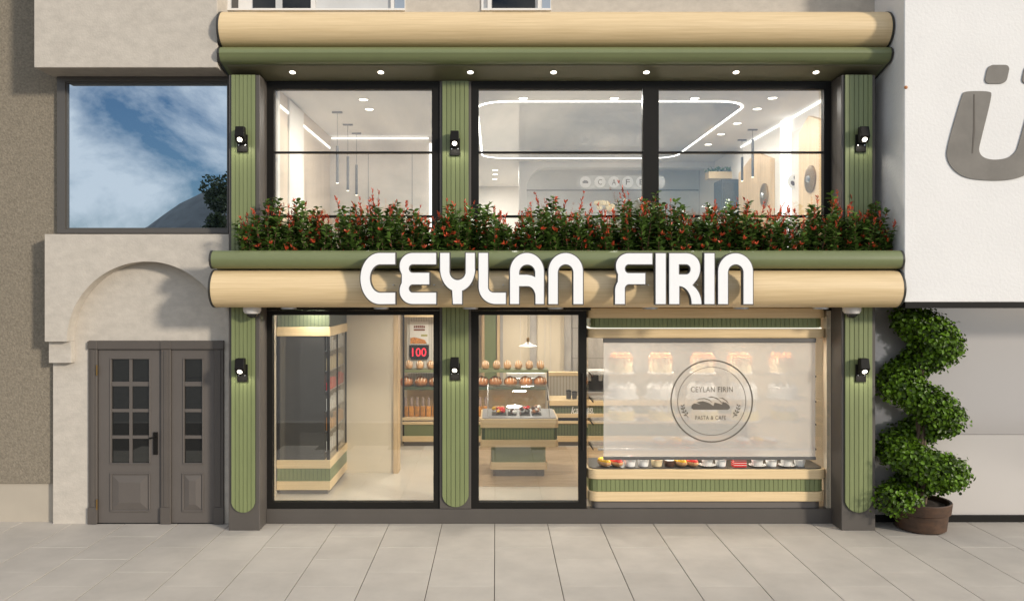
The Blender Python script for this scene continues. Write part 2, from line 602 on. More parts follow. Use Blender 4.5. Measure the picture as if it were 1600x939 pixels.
m_ink_or = M('orange food print', (0.62, 0.24, 0.05), 0.7, var=0.5, vscale=40)
m_ink_gr = M('olive print', (0.40, 0.38, 0.12), 0.7)
m_flower = M('cream petals', (0.80, 0.66, 0.38), 0.6, island=0.2)
m_window_dark = mirror_glass('dark flat glass', (0.006, 0.006, 0.006), (0.6, 0.62, 0.62), 0.06)
m_window_pale = M('curtained window pane', (0.55, 0.55, 0.54), 0.1, var=0.1, vscale=2)
m_window_blue = M('tinted window pane', (0.28, 0.33, 0.40), 0.1)
m_pvc = M('white window profile', (0.72, 0.70, 0.67), 0.4)

ORD = ['leftmost', 'second from left', 'third from left', 'fourth from left', 'fifth from left', 'sixth from left', 'seventh from left', 'eighth from left',
       'ninth from left', 'tenth from left', 'eleventh from left', 'twelfth from left', 'thirteenth from left', 'fourteenth from left', 'fifteenth from left']


def area_light(name, loc, size, power, col=(1.0, 0.92, 0.80), parent=None):
    li = bpy.data.lights.new(name, 'AREA')
    li.shape = 'DISK'
    li.size = size
    li.energy = power
    li.color = col
    ob = bpy.data.objects.new(name, li)
    COL.objects.link(ob)
    if parent is not None:
        ob.parent = parent
        ob.location = Vector(loc) - Vector(parent.location)
    else:
        ob.location = loc
    return ob


def spot_light(name, loc, power, angle, direction=(0, 0, -1), col=(1.0, 0.88, 0.70), parent=None, blend=0.6, size=0.03):
    li = bpy.data.lights.new(name, 'SPOT')
    li.energy = power
    li.spot_size = R(angle)
    li.spot_blend = blend
    li.shadow_soft_size = size
    li.color = col
    ob = bpy.data.objects.new(name, li)
    COL.objects.link(ob)
    ob.rotation_euler = Vector(direction).to_track_quat('-Z', 'Y').to_euler()
    ob.parent = parent
    ob.location = Vector(loc) - Vector(parent.location)
    return ob


# ================================================================== GROUND
g = struct(MB().box(-300, 300, -300, -7.6, -0.62, -0.13), 'road', m_ground)
pav = struct(MB().box(-14, 16, -7.4, 0.5, -0.20, -0.012), 'pavement', m_joint)
struct(MB().box(-300, -14, -7.4, 60, -0.62, -0.015), 'ground', m_ground)
struct(MB().box(16, 300, -7.4, 60, -0.62, -0.015), 'ground', m_ground)
kerb = struct(MB().box(-14, 16, -7.6, -7.4, -0.40, 0.0), 'kerb', m_kerb, bevel=0.015)
SW, SL = 0.66, 0.786
slab_me = None
c0 = math.floor(-7.4 / SW)
for ci in range(c0, c0 + 25):
    x = -0.016 + ci * SW
    stag = 0.0 if ci % 2 else SL / 2
    for ri in range(-1, 6):
        y1 = 0.27 - ri * SL - stag
        y0 = y1 - SL
        if y1 < -4.2:
            continue
        if slab_me is None:
            s = build(MB().box(0.004, SW - 0.004, 0.0006, SL - 0.0006, -0.05, 0.0), 'paving_slab', m_slab, None, bevel=0.0025)
            slab_me = s.data
        else:
            s = bpy.data.objects.new('paving_slab', slab_me)
            COL.objects.link(s)
        s.parent = pav
        rr = random.Random(ci * 31 + ri)
        s.location = (x, y0, rr.uniform(-0.0008, 0.0008))

# hillside across the valley, seen mirrored in the window panes
rng = random.Random(5)
hv, hf = [], []
NH = 60
for i in range(NH + 1):
    t = i / NH
    x = -190 + 330 * t
    ridge = 8 + 30 * max(0, 1 - abs(x + 98) / 62.0) ** 1.1 + 3 * math.sin(t * 23) + rng.uniform(-1.2, 1.2)
    hv += [(x, -262, ridge), (x, -205, -0.6), (x, -300, -0.6)]
for i in range(NH):
    a, b = i * 3, (i + 1) * 3
    hf += [(a, b, b + 1, a + 1), (a + 2, b + 2, b, a)]
hb = MB().add(hv, hf)
struct(hb, 'hill', m_hill, smooth=True, sharp=60)

# ================================================================== BAKERY BUILDING
BX0, BX1 = -3.25, 4.61
PF = -0.30                                    # front of the two outer pilasters
SOF = 5.53                                    # height of the upper soffit
shop = thing('shop_building', 'two-storey shopfront with sage green rounded canopies, slatted pilasters and large black-framed windows', 'building', (0.68, 0.0, 0.0))

# plinth below the glazing and the wall bands
build(MB().box(-2.87, 4.2, 0.0, 0.14, 0.0, 0.184), 'plinth', m_grey, shop, bevel=0.004)
build(MB().box(-2.87, 4.2, 0.012, 0.20, 2.664, 3.34), 'spandrel', m_frame, shop)
sh = MB()
sh.box(-3.25, -2.99, 0.22, 10.6, 0.0, 6.4)
sh.box(4.46, 4.72, 0.22, 10.6, 0.0, 6.4)
sh.box(-2.99, 4.46, 10.4, 10.6, 0.0, 6.4)
build(sh, 'shell_wall', m_side, shop)
build(MB().box(-2.99, 4.46, 0.13, 10.4, 2.80, 3.28), 'floor_slab', m_int_ceil, shop)
build(MB().box(-2.99, 4.46, 0.13, 10.4, 5.56, 5.80), 'roof_slab', m_int_ceil, shop)


def slat_panel(parent, x0, x1, yf, z0, z1, n=6):
    """green boarding with a rounded lower end; every board its own piece"""
    r = (x1 - x0) / 2
    cx = (x0 + x1) / 2
    prof = [(x0, z1), (x0, z0 + r)] + arc(cx, z0 + r, r, r, 180, 360, 24)[1:-1] + [(x1, z0 + r), (x1, z1)]
    bp = build(MB().prism(prof, yf + 0.010, yf + 0.020, 'y'), 'backing_panel', m_slatd, parent)
    w = (x1 - x0) / n
    for i in range(n):
        a, b = x0 + i * w + 0.0028, x0 + (i + 1) * w - 0.0028

        def low(x):
            return z0 + r - math.sqrt(max(0.0, r * r - (x - cx) ** 2)) + 0.003
        pr = [(a, z1), (a, low(a))] + [(a + (b - a) * k / 5, low(a + (b - a) * k / 5)) for k in range(1, 5)] + [(b, low(b)), (b, z1)]
        build(MB().prism(pr, yf, yf + 0.0095, 'y'), 'slat', m_slat, parent, bevel=0.0015)


pl = build(MB().box(BX0, -2.87, PF + 0.022, 0.24, 0.0, SOF), 'pilaster', m_grey, shop, bevel=0.006)
slat_panel(pl, X_(361, PF), X_(398.5, PF), PF, Z_(801, PF), SOF - 0.004)
pm = build(MB().box(X_(687), X_(736), 0.0, 0.24, 0.188, SOF), 'pilaster', m_grey, shop, bevel=0.004)
slat_panel(pm, X_(691), X_(732.5), -0.022, Z_(791.5), SOF - 0.004)
pr_ = build(MB().box(X_(1316, PF), BX1, PF + 0.022, 0.24, 0.0, SOF), 'pilaster', m_grey, shop, bevel=0.006)
slat_panel(pr_, X_(1320.5, PF), X_(1363.5, PF), PF, Z_(801, PF), SOF - 0.004)


def window(name, px0, px1, z0, z1, y0, y1, gx, bars=(), t=0.085, mat=m_frame, pane=m_glass, top=0.095, parent=shop):
    """frame with glass; gx: list of (left, right) pane edges in pixels"""
    x0, x1 = X_(px0), X_(px1)
    zz0, zz1 = z0 + t, z1 - top
    fr = MB()
    fr.box(x0, x1, y0, y1, zz1, z1)
    fr.box(x0, x1, y0, y1, z0, zz0)
    edges = [x0]
    for a, b in gx:
        edges += [X_(a), X_(b)]
    edges.append(x1)
    for k in range(0, len(edges), 2):
        fr.box(edges[k], edges[k + 1], y0 + 0.001, y1 - 0.001, zz0, zz1)
    f = build(fr, name, mat, parent)
    for a, b in gx:
        build(MB().box(X_(a), X_(b), (y0 + y1) / 2 - 0.006, (y0 + y1) / 2 + 0.006, zz0, zz1), 'pane', pane, f)
        for (bz0, bz1) in bars:
            build(MB().box(X_(a), X_(b), y0 + 0.012, (y0 + y1) / 2 - 0.008, bz0, bz1), 'glazing_bar', mat, f)
    return f


FY0, FY1 = 0.02, 0.11
ub = [(Z_(239.5), Z_(236.2)), (Z_(340), Z_(336))]
window('window', 413, 687, 3.34, SOF - 0.004, FY0, FY1, [(427, 674.5)], ub)
window('window', 736, 1303, 3.34, SOF - 0.004, FY0, FY1, [(748, 1005), (1030, 1288.5)], ub)
window('shop_window', 413, 687, 0.186, 2.66, FY0, FY1, [(425, 677)], (), t=0.080, top=0.055)
door = window('shop_door', 736, 917, 0.186, 2.66, FY0, FY1, [(748, 904.5)], (), t=0.080, top=0.055)
hb = MB()
hx = X_(909.5)
hb.tube([(hx, FY0 - 0.06, Z_(702)), (hx, FY0 - 0.06, Z_(582))], 0.016, 10)
for hy in (592, 692):
    hb.tube([(hx, FY0 - 0.06, Z_(hy)), (hx, FY0 + 0.004, Z_(hy))], 0.010, 8)
build(hb, 'door_handle', m_black, door, smooth=True)
build(MB().box(4.146, 4.198, 0.03, 0.12, 0.187, 2.66), 'jamb_lining', m_int_wall, shop)
build(MB().box(4.150, 4.162, -0.02, 0.028, 0.187, 2.60), 'edge_pane', m_glass, shop)

# storey above the canopy
up = build(MB().box(BX0 + 0.01, 4.745, 0.03, 0.25, 5.82, 9.5), 'upper_wall', m_concrete, shop)
CZ = 6.41


def flat_window(px0, px1, strips):
    fr = MB()
    w0 = build(MB().box(X_(px0), X_(px1), 0.012, 0.028, CZ, 7.9), 'upper_window', m_pvc, shop)
    for (a, b, mt) in strips:
        nm = 'pane' if mt is not m_pvc else 'frame_bar'
        yy = (0.002, 0.012) if mt is not m_pvc else (-0.03, 0.012)
        build(MB().box(X_(a), X_(b), yy[0], yy[1] - 0.001, CZ + 0.015, 7.85), nm, mt, w0)
    build(MB().box(X_(px0), X_(px1), -0.04, 0.011, CZ - 0.012, CZ + 0.013), 'sill', m_pvc, w0)


flat_window(352, 633, [(356, 361, m_pvc), (362, 372, m_wframe), (395, 430, m_window_dark), (430.5, 441, m_window_pale), (441.5, 486, m_window_dark), (486.5, 493, m_pvc), (493.5, 610.5, m_window_pale), (611, 616, m_pvc), (616.5, 632, m_window_blue)])
flat_window(752, 861, [(762, 768, m_pvc), (769, 836, m_window_dark), (840, 846, m_pvc), (847, 860, m_window_blue)])


# rounded canopies
def bullnose(yf, z0, z1, yb, r_up=None, r_low=None):
    h = z1 - z0
    r_up = r_up or h / 2
    r_low = r_low or h - r_up
    yu, yl = yf + r_up, yf + r_low
    p = [(yb, z1), (yu, z1)]
    p += [(yu - r_up * math.sin(R(a)), z1 - r_up + r_up * math.cos(R(a))) for a in range(6, 91, 6)]
    p += [(yl - r_low * math.cos(R(a)), z0 + r_low - r_low * math.sin(R(a))) for a in range(0, 85, 6)]
    p += [(yl, z0), (yb, z0)]
    return p


AX0, AX1 = -3.300, 4.712


def roll(parent, name, prof, mat):
    o = build(MB().prism(prof, AX0, AX1, 'x'), name, mat, parent, smooth=True, sharp=50)
    cy_, cz_ = sum(p[0] for p in prof) / len(prof), sum(p[1] for p in prof) / len(prof)
    big = [(cy_ + (p[0] - cy_) * 1.035, cz_ + (p[1] - cz_) * 1.02) for p in prof]
    for a, b in ((AX0 - 0.026, AX0 - 0.001), (AX1 + 0.001, AX1 + 0.024)):
        build(MB().prism(big, a, b, 'x'), 'end_cap', m_cap, o, smooth=True, sharp=50)
    return o


roll(shop, 'upper_canopy_wood_roll', bullnose(-0.50, 5.842, 6.282, 0.028, 0.22, 0.22), m_wood)
gprof = [(0.0, 5.834), (-0.375, 5.834)] + [(-0.375 - 0.10 * math.sin(R(a)), 5.734 + 0.10 * math.cos(R(a))) for a in range(8, 91, 8)] + [(-0.345 - 0.130 * math.cos(R(a)), 5.765 - 0.130 * math.sin(R(a))) for a in range(14, 76, 8)] + [(-0.345, 5.637), (0.0, SOF + 0.012)]
roll(shop, 'upper_canopy_green_roll', gprof, m_green)
build(MB().prism([(0.0, SOF), (0.0, SOF + 0.0105), (-0.345, 5.635), (-0.345, 5.625)], AX0 + 0.05, AX1 - 0.04, 'x'), 'soffit', m_soffit, shop)
roll(shop, 'lower_canopy_wood_roll', bullnose(-0.77, 2.715, 3.158, 0.010, 0.2215, 0.2215), m_wood)
roll(shop, 'lower_canopy_green_roll', bullnose(-0.745, 3.168, 3.382, -0.60, 0.107, 0.107), m_green)
tr = MB()
tr.box(AX0 + 0.02, AX1 - 0.02, -0.595, -0.58, 3.162, 3.36)
tr.box(AX0 + 0.02, AX1 - 0.02, -0.02, -0.005, 3.162, 3.36)
tr.box(AX0 + 0.02, AX1 - 0.02, -0.58, -0.02, 3.162, 3.18)
trough = build(tr, 'planter_trough', m_frame, shop)
build(MB().box(AX0 + 0.03, AX1 - 0.03, -0.578, -0.022, 3.181, 3.31), 'soil', m_soil, trough)

# ================================================================== SIGN LETTERS
YL = -0.92
z7 = lambda x, y: (X_(550 + x / 4.848, YL), Z_(380 + y / 4.848, YL))
z8 = lambda x, y: (X_(880 + x / 5.0, YL), Z_(380 + y / 5.0, YL))


def ell(f, cx, cy, rx, ry, a0, a1, n=16):
    """arc in picture coordinates (y down), angles measured anticlockwise as seen"""
    return [f(cx + rx * math.cos(R(a0 + (a1 - a0) * i / n)), cy - ry * math.sin(R(a0 + (a1 - a0) * i / n))) for i in range(n + 1)]


L = []
f = z7
L.append(('C', [[f(327, 75)] + ell(f, 210, 268, 145, 193, 90, 270, 32) + [f(327, 460), f(327, 375)] + ell(f, 215, 268, 80, 107.5, 270, 90, 24) + [f(327, 160)]]))
L.append(('E', [[f(637, 75)] + ell(f, 460, 172, 98, 97, 90, 180, 14) + ell(f, 462, 172, 100, 115, 184, 213, 6) + ell(f, 462, 363, 100, 115, 147, 176, 6) + ell(f, 460, 363, 98, 97, 180, 270, 14)
          + [f(637, 460), f(637, 375)] + ell(f, 460, 343.5, 30, 31.5, 270, 90, 12) + [f(585, 312), f(585, 225)] + ell(f, 460, 192.5, 30, 32.5, 270, 90, 12) + [f(637, 160)]]))
L.append(('Y', [[f(668, 75), f(668, 190)] + ell(f, 800, 190, 132, 175, 184, 252, 14) + [f(765, 460), f(833, 460), f(833, 358)] + ell(f, 800, 190, 132, 175, 288, 356, 14) + [f(930, 190), f(930, 75), f(862, 75), f(862, 215)]
          + ell(f, 800, 215, 62, 65, 0, -180, 18) + [f(738, 75)]]))
L.append(('L', [[f(960, 75), f(960, 330)] + ell(f, 1085, 330, 125, 130, 180, 270, 16) + [f(1165, 460), f(1165, 375)] + ell(f, 1075, 332, 45, 43, 270, 180, 10) + [f(1030, 75)]]))
L.append(('A', [[f(1197, 460), f(1197, 215)] + ell(f, 1325, 215, 128, 140, 178, 2, 24) + [f(1453, 215), f(1453, 460), f(1390, 460)] + ell(f, 1330, 405, 60, 80, 0, 90, 12) + [f(1265, 325), f(1265, 460)],
          [f(1265, 240), f(1325, 240), f(1360, 246), f(1388, 258)] + ell(f, 1327, 222, 61, 60, 0, 180, 16)]))
f = lambda px, py: (X_(px, YL), Z_(py, YL))
L.append(('N', [[f(857, 475), f(857, 424)] + ell(f, 883.8, 424, 26.8, 28.4, 178, 2, 22) + [f(910.6, 424), f(910.6, 475), f(896, 475), f(896, 426)] + ell(f, 883.7, 426, 12.3, 13, 0, 180, 14) + [f(871.4, 475)]]))
f = z8
L.append(('F', [[f(695, 80)] + ell(f, 510, 178, 98, 98, 90, 180, 14) + ell(f, 512, 178, 100, 118, 184, 213, 6) + ell(f, 505, 375, 100, 118, 142, 176, 6) + [f(405, 475), f(480, 475), f(480, 355)] + ell(f, 515, 355, 35, 35, 180, 90, 8)
          + [f(640, 320), f(640, 235)] + ell(f, 510, 200, 30, 35, 270, 90, 12) + [f(695, 165)]]))
L.append(('I', [[f(722, 80), f(800, 80), f(800, 475), f(722, 475)]]))
L.append(('R', [[f(828, 80), f(962, 80)] + ell(f, 962, 188, 106, 108, 88, 2, 14) + ell(f, 962, 200, 106, 130, -2, -52, 8) + ell(f, 945, 475, 133, 165, 62, 2, 12) + [f(1078, 475), f(1003, 475)] + ell(f, 905, 475, 98, 140, 2, 90, 12) + [f(905, 475), f(828, 475)],
          [f(902, 165), f(960, 165)] + ell(f, 960, 205, 35, 40, 88, -88, 12) + [f(960, 245), f(902, 245)]]))
L.append(('I', [[f(1103, 80), f(1180, 80), f(1180, 475), f(1103, 475)]]))
L.append(('N', [[f(1210, 475), f(1210, 222)] + ell(f, 1345, 222, 135, 142, 178, 2, 24) + [f(1480, 222), f(1480, 475), f(1408, 475), f(1408, 230)] + ell(f, 1346.5, 230, 61.5, 65, 0, 180, 16) + [f(1285, 475)]]))
sign = thing('shop_sign', 'large white rounded raised letters reading CEYLAN FIRIN mounted across the lower wood canopy', 'sign', (0.74, YL, 2.76))
for ch, loops in L:
    vs, fs = poly_curve(loops, 0.060, 0.012)
    body = build(MB().add([(v[0], v[1] + YL + 0.062, v[2]) for v in vs], fs), 'letter', m_letter_s, sign)
    vs, fs = poly_curve(loops, 0.012)
    build(MB().add([(v[0], v[1] + YL + 0.004, v[2]) for v in vs], fs), 'letter_face', m_letter, body)
    x_lo, x_hi = min(p[0] for p in loops[0]), max(p[0] for p in loops[0])
    for xx in (x_lo + 0.03, x_hi - 0.03):
        build(MB().tube([(xx, YL + 0.05, 2.98), (xx, -0.75, 2.98)], 0.006, 6), 'standoff', m_chrome, body)

# ================================================================== CANOPY DOWNLIGHTS
DLX = [457, 595, 735, 865, 1010, 1150, 1275]


def downlight(name, label, group, x, y, z, power, r=0.055, drop=0.006, spot=True, angle=110, neck=0.0):
    t = thing(name, label, 'downlight', (x, y, z), group)
    ring = MB()
    prof_o, prof_i = r * 1.25, r
    n = 20
    vs, fs = [], []
    for (rr, zz) in ((prof_o, neck), (prof_o * 0.97, -drop), (prof_i, -drop), (prof_i, 0.0)):
        vs += [(x + rr * math.cos(2 * math.pi * k / n), y + rr * math.sin(2 * math.pi * k / n), z + zz) for k in range(n)]
    for i in range(3):
        fs += [(i * n + k, i * n + (k + 1) % n, (i + 1) * n + (k + 1) % n, (i + 1) * n + k) for k in range(n)]
    ring.add(vs, fs)
    build(ring, 'trim_ring', m_chrome, t, smooth=True)
    build(MB().lathe([(prof_i * 0.98, -0.003), (prof_i * 0.98, -0.001)], (x, y, z), n), 'lens', m_lamp_lens, t)
    if spot:
        spot_light('downlight_beam', (x, y, z - drop - 0.012), power, angle, parent=t)
    return t


for i, px in enumerate(DLX):
    t = downlight('canopy_downlight', 'round recessed lamp in the upper canopy soffit, %s of seven' % ORD[i], 'lamps in the upper soffit', X_(px, -0.20), -0.20, SOF + 0.0535, 3.0, r=0.036, drop=0.004)
    t.rotation_euler.x = -math.atan2(0.095, 0.345)
for i, px in enumerate([451, 596, 735, 868, 1016, 1158, 1282]):
    downlight('canopy_downlight', 'small lamp under the lower canopy seen edge-on, %s of seven' % ORD[i], 'lamps under the lower canopy', X_(px, -0.42), -0.42, 2.714, 3.0, r=0.075, drop=0.022)


# ================================================================== WALL LAMPS
def wall_lamp(px, py, Y, label):
    x, z = X_(px, Y), Z_(py, Y)
    t = thing('wall_lamp', label, 'wall lamp', (x, Y, z), 'black spot lamps on the pilasters')
    bk = build(MB().box(x - 0.062, x + 0.062, Y - 0.024, Y - 0.0005, z - 0.125, z + 0.085), 'wall_bracket', m_black, t, bevel=0.003)
    for s in (-1, 1):
        build(MB().tube([(x + s * 0.040, Y - 0.024, z - 0.045), (x + s * 0.040, Y - 0.034, z - 0.045)], 0.007, 8), 'screw', m_chrome, bk)
    prof = [(Y - 0.045, z + 0.165), (Y - 0.125, z + 0.165), (Y - 0.150, z + 0.045), (Y - 0.088, z - 0.030), (Y - 0.050, z - 0.010)]
    hd = MB().prism(prof, x - 0.056, x + 0.056, 'x')
    hd.v = [(x + (vx_ - x) * (1.0 if vz_ < z + 0.1 else 0.90), vy_, vz_) for vx_, vy_, vz_ in hd.v]
    head = build(hd, 'lamp_head', m_black, t, bevel=0.006, seg=2)
    nrm = Vector((0, -0.075, -0.062)).normalized()
    c = Vector((x, Y - 0.119, z + 0.0075)) + nrm * 0.0015
    build(MB().tube([c, c + nrm * 0.002], 0.029, 18), 'lens', m_lamp_lens, head)
    build(MB().tube([(x, Y - 0.02, z + 0.05), (x, Y - 0.05, z + 0.05)], 0.022, 10), 'arm', m_black, t)
    spot_light('wall_lamp_beam', c + nrm * 0.012, 3.6, 135, direction=(0, 0.40, -1), parent=t, col=(1.0, 0.93, 0.80))
    return t


for px, Y, w in ((379.5, PF, 'left'), (711, -0.022, 'middle'), (1344, PF, 'right')):
    wall_lamp(px, 222 if Y == PF else 228, Y, 'black spot lamp on the %s green pilaster, upper storey' % w)
    wall_lamp(px, 580 if Y == PF else 578, Y, 'black spot lamp on the %s green pilaster, beside the ground floor glazing' % w)


# ================================================================== SECURITY CAMERAS
def dome_camera(px, label):
    x, y, z = X_(px, -0.40), -0.40, 2.714
    t = thing('security_camera', label, 'camera', (x, y, z), 'dome cameras under the lower canopy')
    build(MB().lathe([(0.105, -0.001), (0.105, -0.045), (0.085, -0.075), (0.072, -0.078)], (x, y, z), 20), 'camera_base', m_camw, t, smooth=True)
    build(MB().lathe([(0.068, -0.079), (0.062, -0.10), (0.042, -0.122), (0.015, -0.131)], (x, y, z), 18), 'dome', m_dome, t, smooth=True)


dome_camera(394, 'white dome security camera under the left end of the lower canopy')
dome_camera(1331, 'white dome security camera under the right end of the lower canopy')

# ================================================================== LEFT NEIGHBOUR
ln = thing('neighbour_building', 'beige plastered house with arched portal, taupe double door and sky-reflecting window, left of the shop', 'building', (-5.5, 0.05, 0))
LX0, LX1 = -5.536, -3.272
build(MB().box(-12.0, -5.30, 0.06, 0.5, 0.49, 10.0), 'stucco_wall', m_stucco, ln)
build(MB().box(-12.0, -5.30, 0.085, 0.48, 0.0, 0.488), 'base_course', m_plinth_l, ln)
build(MB().box(-5.545, -3.345, -0.40, 0.45, Z_(106, -0.4), 10.0), 'upper_block', m_concrete, ln, bevel=0.006)
build(MB().box(-5.29, -3.26, 0.30, 0.48, 3.3, 5.58), 'inner_wall', m_frame, ln)
# window
wx0, wx1, wz0, wz1 = X_(89), X_(356.5), Z_(366) + 0.012, Z_(106, -0.4) - 0.004
fw = MB()
fw.box(wx0, wx1, 0.0, 0.28, Z_(128), wz1)
fw.box(wx0, wx1, 0.0, 0.28, wz0, Z_(358.5))
fw.box(wx0, X_(101.5), 0.001, 0.279, Z_(358.5), Z_(128))
fw.box(X_(354.5), wx1, 0.001, 0.279, Z_(358.5), Z_(128))
nwin = build(fw, 'window', m_wframe, ln)
inn = MB()
inn.box(X_(101.5), X_(104), 0.02, 0.06, Z_(358.5), Z_(128))
inn.box(X_(104), X_(354.5), 0.02, 0.06, Z_(358.5), Z_(356))
inn.box(X_(104), X_(354.5), 0.02, 0.06, Z_(130), Z_(128))
build(inn, 'glazing_bead', m_wframe, nwin)
build(MB().box(X_(104), X_(354.5), 0.045, 0.055, Z_(356), Z_(130)), 'pane', m_sky_glass, nwin)
# arch slab
ZS = Z_(533.5, -0.185)
ACX, ACZ, AR = -4.287, ZS, 0.98
prof = [(LX0, ZS), (ACX - AR, ZS)] + arc(ACX, ACZ, AR, AR, 180, 0, 56)[1:] + [(LX1, ZS), (LX1, Z_(366, -0.185)), (LX0, Z_(366, -0.185))]
build(MB().prism(prof, -0.185, -0.001, 'y'), 'arch', m_concrete, ln)
build(MB().box(LX0, X_(111, -0.10), -0.10, -0.001, Z_(567, -0.1), ZS - 0.002), 'corbel', m_concrete, ln, bevel=0.004)
pw = MB()
DX0, DX1, DZ = X_(139), X_(350.5), Z_(532)
pw.box(LX0, DX0, 0.0, 0.28, 0.0, DZ)
pw.box(DX1, LX1, 0.0, 0.28, 0.0, DZ)
pw.box(LX0, LX1, 0.0, 0.28, DZ, Z_(366) - 0.02)
build(pw, 'portal_wall', m_concrete, ln)
# door casing
cs = MB()
cy0, cy1 = -0.022, 0.10
cs.box(DX0 + 0.002, X_(152.5), cy0, cy1, 0.006, Z_(545.5))
cs.box(X_(252.5), X_(267.5), cy0, cy1, 0.006, Z_(545.5))
cs.box(X_(335.5), DX1 - 0.002, cy0, cy1, 0.006, Z_(545.5))
cs.box(DX0 + 0.002, DX1 - 0.002, cy0 - 0.004, cy1, Z_(545.5), DZ - 0.001)
casing = build(cs, 'door_casing', m_door_c, ln, bevel=0.005)
bl = MB()
for a, b in ((138.5, 153), (252, 268), (335, 351)):
    bl.box(X_(a), X_(b), cy0 - 0.012, cy0 + 0.001, 0.005, Z_(792))
    bl.box(X_(a), X_(b), cy0 - 0.014, cy0 - 0.0035, Z_(545), Z_(533.5))
    mx_ = (a + b) / 2
    bl.box(X_(mx_ - 3), X_(mx_ + 3), cy0 - 0.008, cy0 + 0.001, Z_(791), Z_(546.5))
build(bl, 'casing_block', m_door_c, casing, bevel=0.003)


def door_leaf(px0, px1, cols, panel):
    rows = [(561, 596.5), (603.5, 639), (644, 680.5), (685.5, 723.5)]
    y0, y1 = 0.010, 0.060
    d = MB()
    xs = [px0] + [e for c in cols for e in c] + [px1]
    ztop, zbot = Z_(546.2), 0.010
    # stiles and rails around the panes
    d.box(X_(px0), X_(px1), y0, y1, Z_(rows[0][0]), ztop)
    d.box(X_(px0), X_(px1), y0, y1, zbot, Z_(rows[-1][1]))
    for k in range(0, len(xs), 2):
        d.box(X_(xs[k]), X_(xs[k + 1]), y0 + (0.0 if k in (0, len(xs) - 2) else 0.006), y1 - 0.001, Z_(rows[-1][1]), Z_(rows[0][0]))
    for (c0_, c1_) in cols:
        for k in range(3):
            d.box(X_(c0_), X_(c1_), y0 + 0.006, y1 - 0.001, Z_(rows[k + 1][0]), Z_(rows[k][1]))
    o = build(d, 'door', m_door, ln)
    for (c0_, c1_) in cols:
        for (r0, r1) in rows:
            build(MB().box(X_(c0_), X_(c1_), y0 + 0.022, y0 + 0.030, Z_(r1), Z_(r0)), 'pane', m_dark_glass, o)
    # mouldings round the glazing and the raised panel
    mo = MB()

    def rim(a, b, c, e, w, h):
        za, zb = Z_(e), Z_(c)
        xa, xb = X_(a), X_(b)
        mo.box(xa - w, xb + w, y0 - h, y0 - 0.0005, zb, zb + w)
        mo.box(xa - w, xb + w, y0 - h, y0 - 0.0005, za - w, za)
        mo.box(xa - w, xa, y0 - h, y0 - 0.0005, za, zb)
        mo.box(xb, xb + w, y0 - h, y0 - 0.0005, za, zb)
    rim(cols[0][0], cols[-1][1], rows[0][0], rows[-1][1], 0.018, 0.010)
    rim(panel[0], panel[1], 741, 797, 0.018, 0.014)
    build(mo, 'moulding', m_door, o, bevel=0.004)
    # raised field with sloping edges
    xa, xb, za, zb = X_(panel[0]) + 0.012, X_(panel[1]) - 0.012, Z_(797) + 0.012, Z_(741) - 0.012
    k = min(0.085, (xb - xa) * 0.30)
    rp = MB().add([(xa, y0 - 0.002, za), (xb, y0 - 0.002, za), (xb, y0 - 0.002, zb), (xa, y0 - 0.002, zb),
                   (xa + k, y0 - 0.020, za + k), (xb - k, y0 - 0.020, za + k), (xb - k, y0 - 0.020, zb - k), (xa + k, y0 - 0.020, zb - k)],
                  [(0, 1, 5, 4), (1, 2, 6, 5), (2, 3, 7, 6), (3, 0, 4, 7), (4, 5, 6, 7), (3, 2, 1, 0)])
    build(rp, 'raised_panel', m_door, o)
    return o


d1 = door_leaf(153.5, 252, [(173.5, 201), (205.5, 232.5)], (174, 232))
d2 = door_leaf(268, 335, [(287.5, 315.5)], (286.5, 315.5))
hd = MB()
hd.box(X_(239.5), X_(246.5), -0.006, 0.009, Z_(710), Z_(675))
hd.tube([(X_(243), -0.004, Z_(682)), (X_(243), -0.06, Z_(682))], 0.012, 8)
hd.tube([(X_(244.5), -0.06, Z_(682)), (X_(236), -0.06, Z_(683))], [0.012, 0.009], 8)
build(hd, 'door_handle', m_black, d1, bevel=0.002)
for pyh in (578, 787):
    build(MB().tube([(X_(153), -0.028, Z_(pyh + 8)), (X_(153), -0.028, Z_(pyh - 8))], 0.010, 8), 'hinge', m_brass, d1)
struct(MB().box(X_(150), LX1, -0.004, 0.29, -0.010, 0.004), 'threshold', m_frame, ln)

# ================================================================== RIGHT NEIGHBOUR
RX = 4.747
rn = thing('neighbour_building', 'white rendered building with big dark letter and pale glazed ground floor, right of the shop', 'building', (8.0, -0.7, 0))
build(MB().box(RX, 12.5, -0.70, 5.0, Z_(472, -0.7), 10.0), 'upper_wall', m_white, rn, bevel=0.008)
build(MB().box(RX + 0.02, 12.4, -0.685, -0.40, Z_(481.5, -0.7), Z_(472, -0.7) - 0.002), 'beam', m_black, rn)
build(MB().box(RX + 0.03, 12.4, -0.40, 0.30, Z_(481.5, -0.7) + 0.03, Z_(472, -0.7) - 0.003), 'overhang_soffit', m_side, rn)
gz = [(0.085, Z_(679, 0.1)), (Z_(679, 0.1) + 0.006, 2.745)]
build(MB().box(4.62, 12.4, 0.10, 0.13, gz[0][0], gz[0][1]), 'lower_panel', m_refl_panel, rn)
build(MB().box(4.62, 12.4, 0.094, 0.124, gz[1][0], gz[1][1]), 'shop_pane', m_refl_pane, rn)
build(MB().box(4.62, 12.4, 0.07, 0.135, 0.0, 0.083), 'base_rail', m_frame, rn)
build(MB().box(4.62, 12.4, 0.14, 0.4, 0.0, 2.75), 'inner_wall', m_side, rn)
# raised letter with its two dots
zu = lambda x, y: (X_(1340 + x / 1.956, -0.7), Z_(y / 1.956, -0.7))


